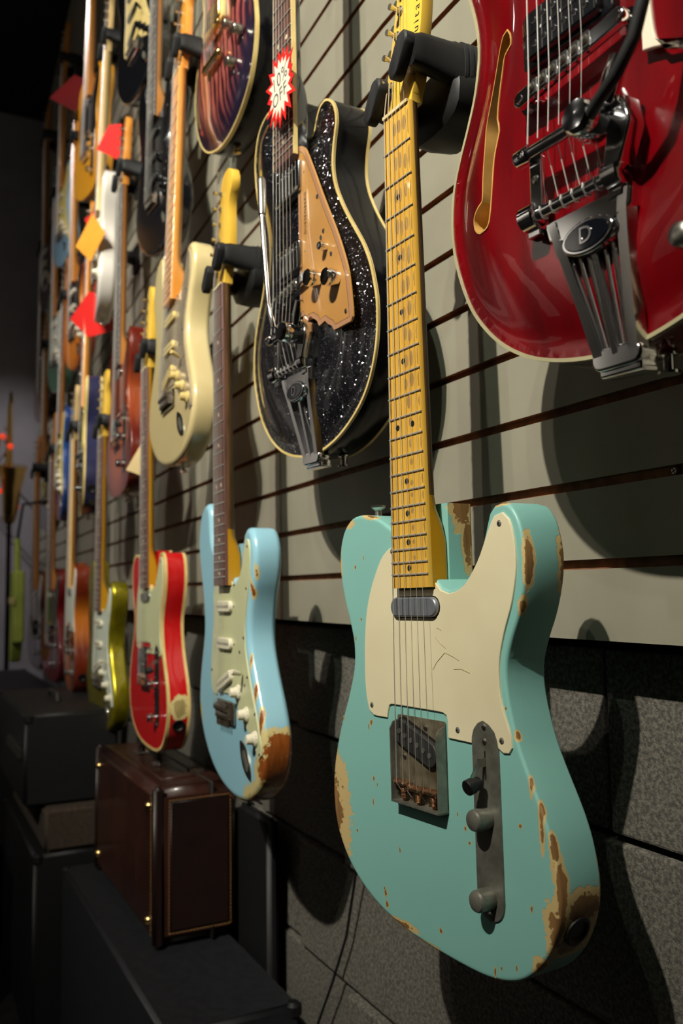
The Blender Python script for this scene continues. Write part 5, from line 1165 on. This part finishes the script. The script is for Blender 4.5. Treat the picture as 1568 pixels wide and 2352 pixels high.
def cab(name, label, a, b, m, cat='amplifier', grille=None, corners=True, handle=False):
    cx, cy = (a[0] + b[0]) / 2, (a[1] + b[1]) / 2
    o = empty(name, (cx, cy, a[2])); tagit(o, label, cat)
    dx, dy, h = (b[0] - a[0]) / 2, (b[1] - a[1]) / 2, b[2] - a[2]
    rbox('cabinet', (-dx, -dy, 0.0), (dx, dy, h), m, o, 0.008)
    if grille:
        rbox('grille', (-dx + 0.03, -dy - 0.004, 0.05), (dx - 0.03, -dy + 0.004, h * grille), M['grille_cloth'], o, 0.002)
        rbox('front_grille', (dx - 0.004, -dy + 0.03, 0.05), (dx + 0.003, dy - 0.03, h * grille), M['grille_cloth'], o, 0.002)
    if corners:
        for sx in (-1, 1):
            for sy in (-1, 1):
                q = MB(); q.lathe((sx * (dx - 0.010), sy * (dy - 0.010), h - 0.018), (0, 0, 1), [(0, 0.014), (0.014, 0.014), (0.019, 0.008), (0.0195, 0.001)], 10); q.obj('corner_guard', M['plastic_black'], o)
    if handle:
        q = MB(); q.tube([(-0.08, 0, h), (-0.07, 0, h + 0.02), (0.07, 0, h + 0.02), (0.08, 0, h)], 0.006, 8); q.obj('handle', M['rubber'], o)
    return o
cab('road_case', 'dark slate equipment case that the leather suitcase stands on', (-2.24, -0.21, 0.0), (-1.33, 0.01, 0.447), M['tolex_blue'], 'case')
cab('speaker_cabinet', 'black cabinet against the wall behind the leather suitcase', (-1.66, 0.022, 0.0), (-1.50, 0.045, 0.69), M['tolex'], 'speaker', corners=False)
cab('guitar_amplifier', 'black amplifier on a brown case, left of the leather suitcase', (-2.95, -0.29, 0.575), (-2.32, -0.06, 0.80), M['tolex'], 'amplifier', None, True, True)
cab('low_black_case', 'low black case at the bottom of the stack left of the leather suitcase', (-2.95, -0.27, 0.0), (-2.275, -0.05, 0.471), M['tolex'], 'case')
cab('equipment_case', 'brown cloth-covered case under the black amplifier', (-2.93, -0.245, 0.472), (-2.28, -0.06, 0.574), M['grille_cloth'], 'case', corners=False)
cab('long_black_case', 'long black case lying below the cherry and maroon guitars', (-4.5, -0.42, 0.0), (-3.05, -0.02, 0.74), M['tolex'], 'case')
cab('near_black_cabinet', 'tall black cabinet at the lower left edge', (-2.85, -0.72, 0.0), (-2.35, -0.47, 0.66), M['tolex'], 'speaker')
# chrome strip of an amplifier control panel
q = MB(); q.box((-2.62, -0.300, 0.690), (-2.36, -0.291, 0.712)); tagit(q.obj('control_strip', M['nickel'], None, False), 'thin silver control strip along the edge of the black amplifier', 'control panel')

# thin dark tube drawn down the block wall below the guitars
q = MB(); q.tube([(-1.16, 0.035, 0.76), (-1.20, 0.040, 0.66), (-1.236, 0.044, 0.574), (-1.285, 0.044, 0.49), (-1.342, 0.044, 0.403), (-1.40, 0.044, 0.25), (-1.43, 0.044, 0.01)], 0.0022, 7)
tagit(q.obj('dark_line', M['plastic_black'], None), 'thin dark line running down the concrete block wall below the guitars', 'dark_line')

# lime bag and brass instruments at the far end
bag = empty('lime_bag', (-3.70, -0.155, 0.86)); tagit(bag, 'lime-green slim fabric bag hanging at the far end of the bottom row', 'bag')
q = MB(); out = [(-0.07, 0.33), (0.07, 0.33), (0.075, 0.05), (0.02, 0.04), (-0.02, -0.03), (-0.075, -0.03)]
n_ = len(out); q.add([(x, -0.02, z) for x, z in out] + [(x, 0.02, z) for x, z in out], [tuple(range(n_)), tuple(range(n_, 2 * n_))[::-1]] + [(i, i + n_, (i + 1) % n_ + n_, (i + 1) % n_) for i in range(n_)], 0, True)
b_ = q.obj('pouch', M['lime_fabric'], bag, False); md = b_.modifiers.new('b', 'BEVEL'); md.width = 0.01; md.segments = 3
q = MB(); q.tube([(-0.01, 0, 0.33), (-0.02, 0, 0.40), (-0.03, 0, 0.46)], 0.012, 8); q.obj('strap', M['lime_fabric'], bag)
q = MB(); q.tube([(-0.03, 0, 0.455), (-0.035, 0.02, 0.60), (-0.035, 0.12, 0.62)], 0.006, 6); q.obj('hook', M['plastic_black'], bag)
q = MB(); q.box((-0.078, -0.024, 0.20), (0.078, -0.018, 0.225)); q.obj('band', M['guard_yellow'], bag, False)

def sax(x, y, z, label):
    o = empty('saxophone', (x, y, z)); tagit(o, label, 'saxophone', 'brass instruments standing at the far end')
    q = MB(); q.tube([(0.10, 0, 0.62), (0.05, 0, 0.68), (0.0, 0, 0.60), (-0.01, 0, 0.3), (0.0, 0, 0.08), (0.05, 0, 0.0), (0.11, 0, 0.05), (0.14, 0, 0.16), (0.17, 0, 0.27)], [0.007, 0.008, 0.012, 0.02, 0.028, 0.034, 0.04, 0.05, 0.075], 14); q.obj('brass_body', M['gold'], o)
    for k in range(6): q = MB(); q.lathe((-0.005, -0.02, 0.14 + 0.07 * k), (0, -1, 0), [(0, 0.012), (0.006, 0.012), (0.007, 0.001)], 12); q.obj('key', M['gold'], o)
    q = MB(); q.tube([(0.05, 0.0, 0.0), (0.05, 0, -0.4), (0.05, 0, -z + 0.012)], 0.012, 8); q.tube([(-0.15, 0, -z + 0.012), (0.25, 0, -z + 0.012)], 0.012, 8); q.obj('stand', M['plastic_black'], o)
    return o
sax(-5.00, -0.06, 1.50, 'golden saxophone on a black stand at the far left, in front of the grey wall')
sax(-4.90, -0.20, 1.62, 'golden saxophone at the left edge of the photo, nearer the aisle')
for i, (x, y, z) in enumerate(((-4.95, -0.06, 1.89), (-4.95, -0.10, 1.94), (-4.9, -0.03, 1.56), (-4.9, -0.12, 1.64))):
    q = MB(); q.lathe((x, y, z), (1, 0, 0), [(-0.02, 0.004), (-0.012, 0.012), (0.0, 0.016), (0.010, 0.012), (0.014, 0.002)], 12)
    m = bpy.data.materials.get('red_indicator')
    if not m:
        m = mat('red_indicator', (0.8, 0.05, 0.02), 0.4); m.node_tree.nodes['Principled BSDF'].inputs['Emission Color'].default_value = (1, 0.06, 0.01, 1); m.node_tree.nodes['Principled BSDF'].inputs['Emission Strength'].default_value = 0.6
    L_ = q.obj('red_lamp', m, None); tagit(L_, ('upper right of the glowing red lamps', 'topmost of the glowing red lamps', 'lowest of the glowing red lamps, nearest the guitars', 'glowing red lamp low at the left edge of the photo')[i] + ' by the golden saxophones', 'lamp', 'tiny red lamps at the far end')
    q = MB(); q.tube([(x - 0.018, y, z), (-5.8, y, z)], 0.004, 6); q.obj('lamp_stem', M['plastic_black'], L_)

# ------------------------------------------------------------------ track lights
rail = wbox('trim_1', (-4.6, -2.0, 4.10), (1.4, -1.96, 4.14), M['plastic_black']); struct(rail)
for i, (p, to, w, c, ang, bl) in enumerate(SPOTS):
    ld = bpy.data.lights.new('spot', 'SPOT'); ld.energy = w; ld.color = c; ld.spot_size = R(ang); ld.spot_blend = bl; ld.shadow_soft_size = 0.022
    lo = bpy.data.objects.new('spotlight_beam', ld); col.objects.link(lo); lo.location = p; lo.rotation_mode = 'QUATERNION'; lo.rotation_quaternion = aim(p, to)
    d = (Vector(to) - Vector(p)).normalized()
    o = empty('track_spotlight', p); tagit(o, 'added track lamp head, lens glowing for highlights, out of view', 'lamp', 'ceiling track spotlights')
    q = MB(); q.lathe(-d * 0.16, d, [(0, 0.02), (0.01, 0.040), (0.115, 0.042), (0.116, 0.039), (0.112, 0.036), (0.111, 0.001)], 18); q.obj('lamp_head', M['plastic_black'], o)
    q = MB(); q.lathe(-d * 0.035, d, [(0, 0.030), (0.004, 0.030), (0.005, 0.001)], 16); q.obj('lamp_lens', M['lens'], o)
    q = MB(); q.tube([-d * 0.12, (0, 0, 4.12 - p[2])], 0.008, 8); q.obj('lamp_stem', M['plastic_black'], o)
bpy.context.view_layer.update()
# added lamp heads, lenses glowing for glossy highlights; unseen reflector boards opposite
EXTRA = [(-1.7, -2.0, 3.6), (-3.0, -2.0, 3.6), (1.2, -2.0, 3.6), (-0.1, -3.0, 3.5), (-1.3, -3.0, 3.5), (-2.6, -3.0, 3.5), (1.1, -2.9, 3.3), (-3.8, -2.9, 3.4)]
struct(wbox('trim_2', (-4.6, -3.02, 4.10), (1.4, -2.98, 4.14), M['plastic_black']))
for i, p in enumerate(EXTRA):
    d = Vector((-0.2, 0.25 if i % 2 else -0.15, -1)).normalized(); o = empty('track_spotlight', p); tagit(o, 'added track lamp head, lens glowing for highlights, out of view', 'lamp', 'ceiling track spotlights')
    q = MB(); q.lathe(-d * 0.16, d, [(0, 0.02), (0.01, 0.040), (0.115, 0.042), (0.116, 0.039), (0.112, 0.036), (0.111, 0.001)], 18); q.obj('lamp_head', M['plastic_black'], o)
    q = MB(); q.lathe(-d * 0.046, d, [(0, 0.036), (0.004, 0.036), (0.005, 0.001)], 16); q.obj('lamp_lens', M['lens'], o)
    q = MB(); q.tube([-d * 0.12, (0, 0, 4.12 - p[2])], 0.008, 8); q.obj('lamp_stem', M['plastic_black'], o)
for i in range(7):  # unseen white boards added so the chrome has something bright to reflect
    x = -4.4 + 0.85 * i; o = wbox('reflector_board', (x, -3.492, 0.7 + 0.2 * (i % 2)), (x + 0.40, -3.465, 3.0 + 0.2 * (i % 3)), M['reflector_white'])
    tagit(o, 'unseen white board added on the opposite wall for reflections', 'board', 'added reflector boards on the opposite wall')
for y in (-3.25, -2.55, -1.85):  # more added reflectors for the chrome, on the end wall outside the view
    o = wbox('reflector_board', (-5.792, y, 0.8), (-5.765, y + 0.36, 3.1), M['reflector_white']); tagit(o, 'unseen white board added on the far end wall for reflections', 'board', 'added reflector boards on the far end wall')
bpy.context.view_layer.update()
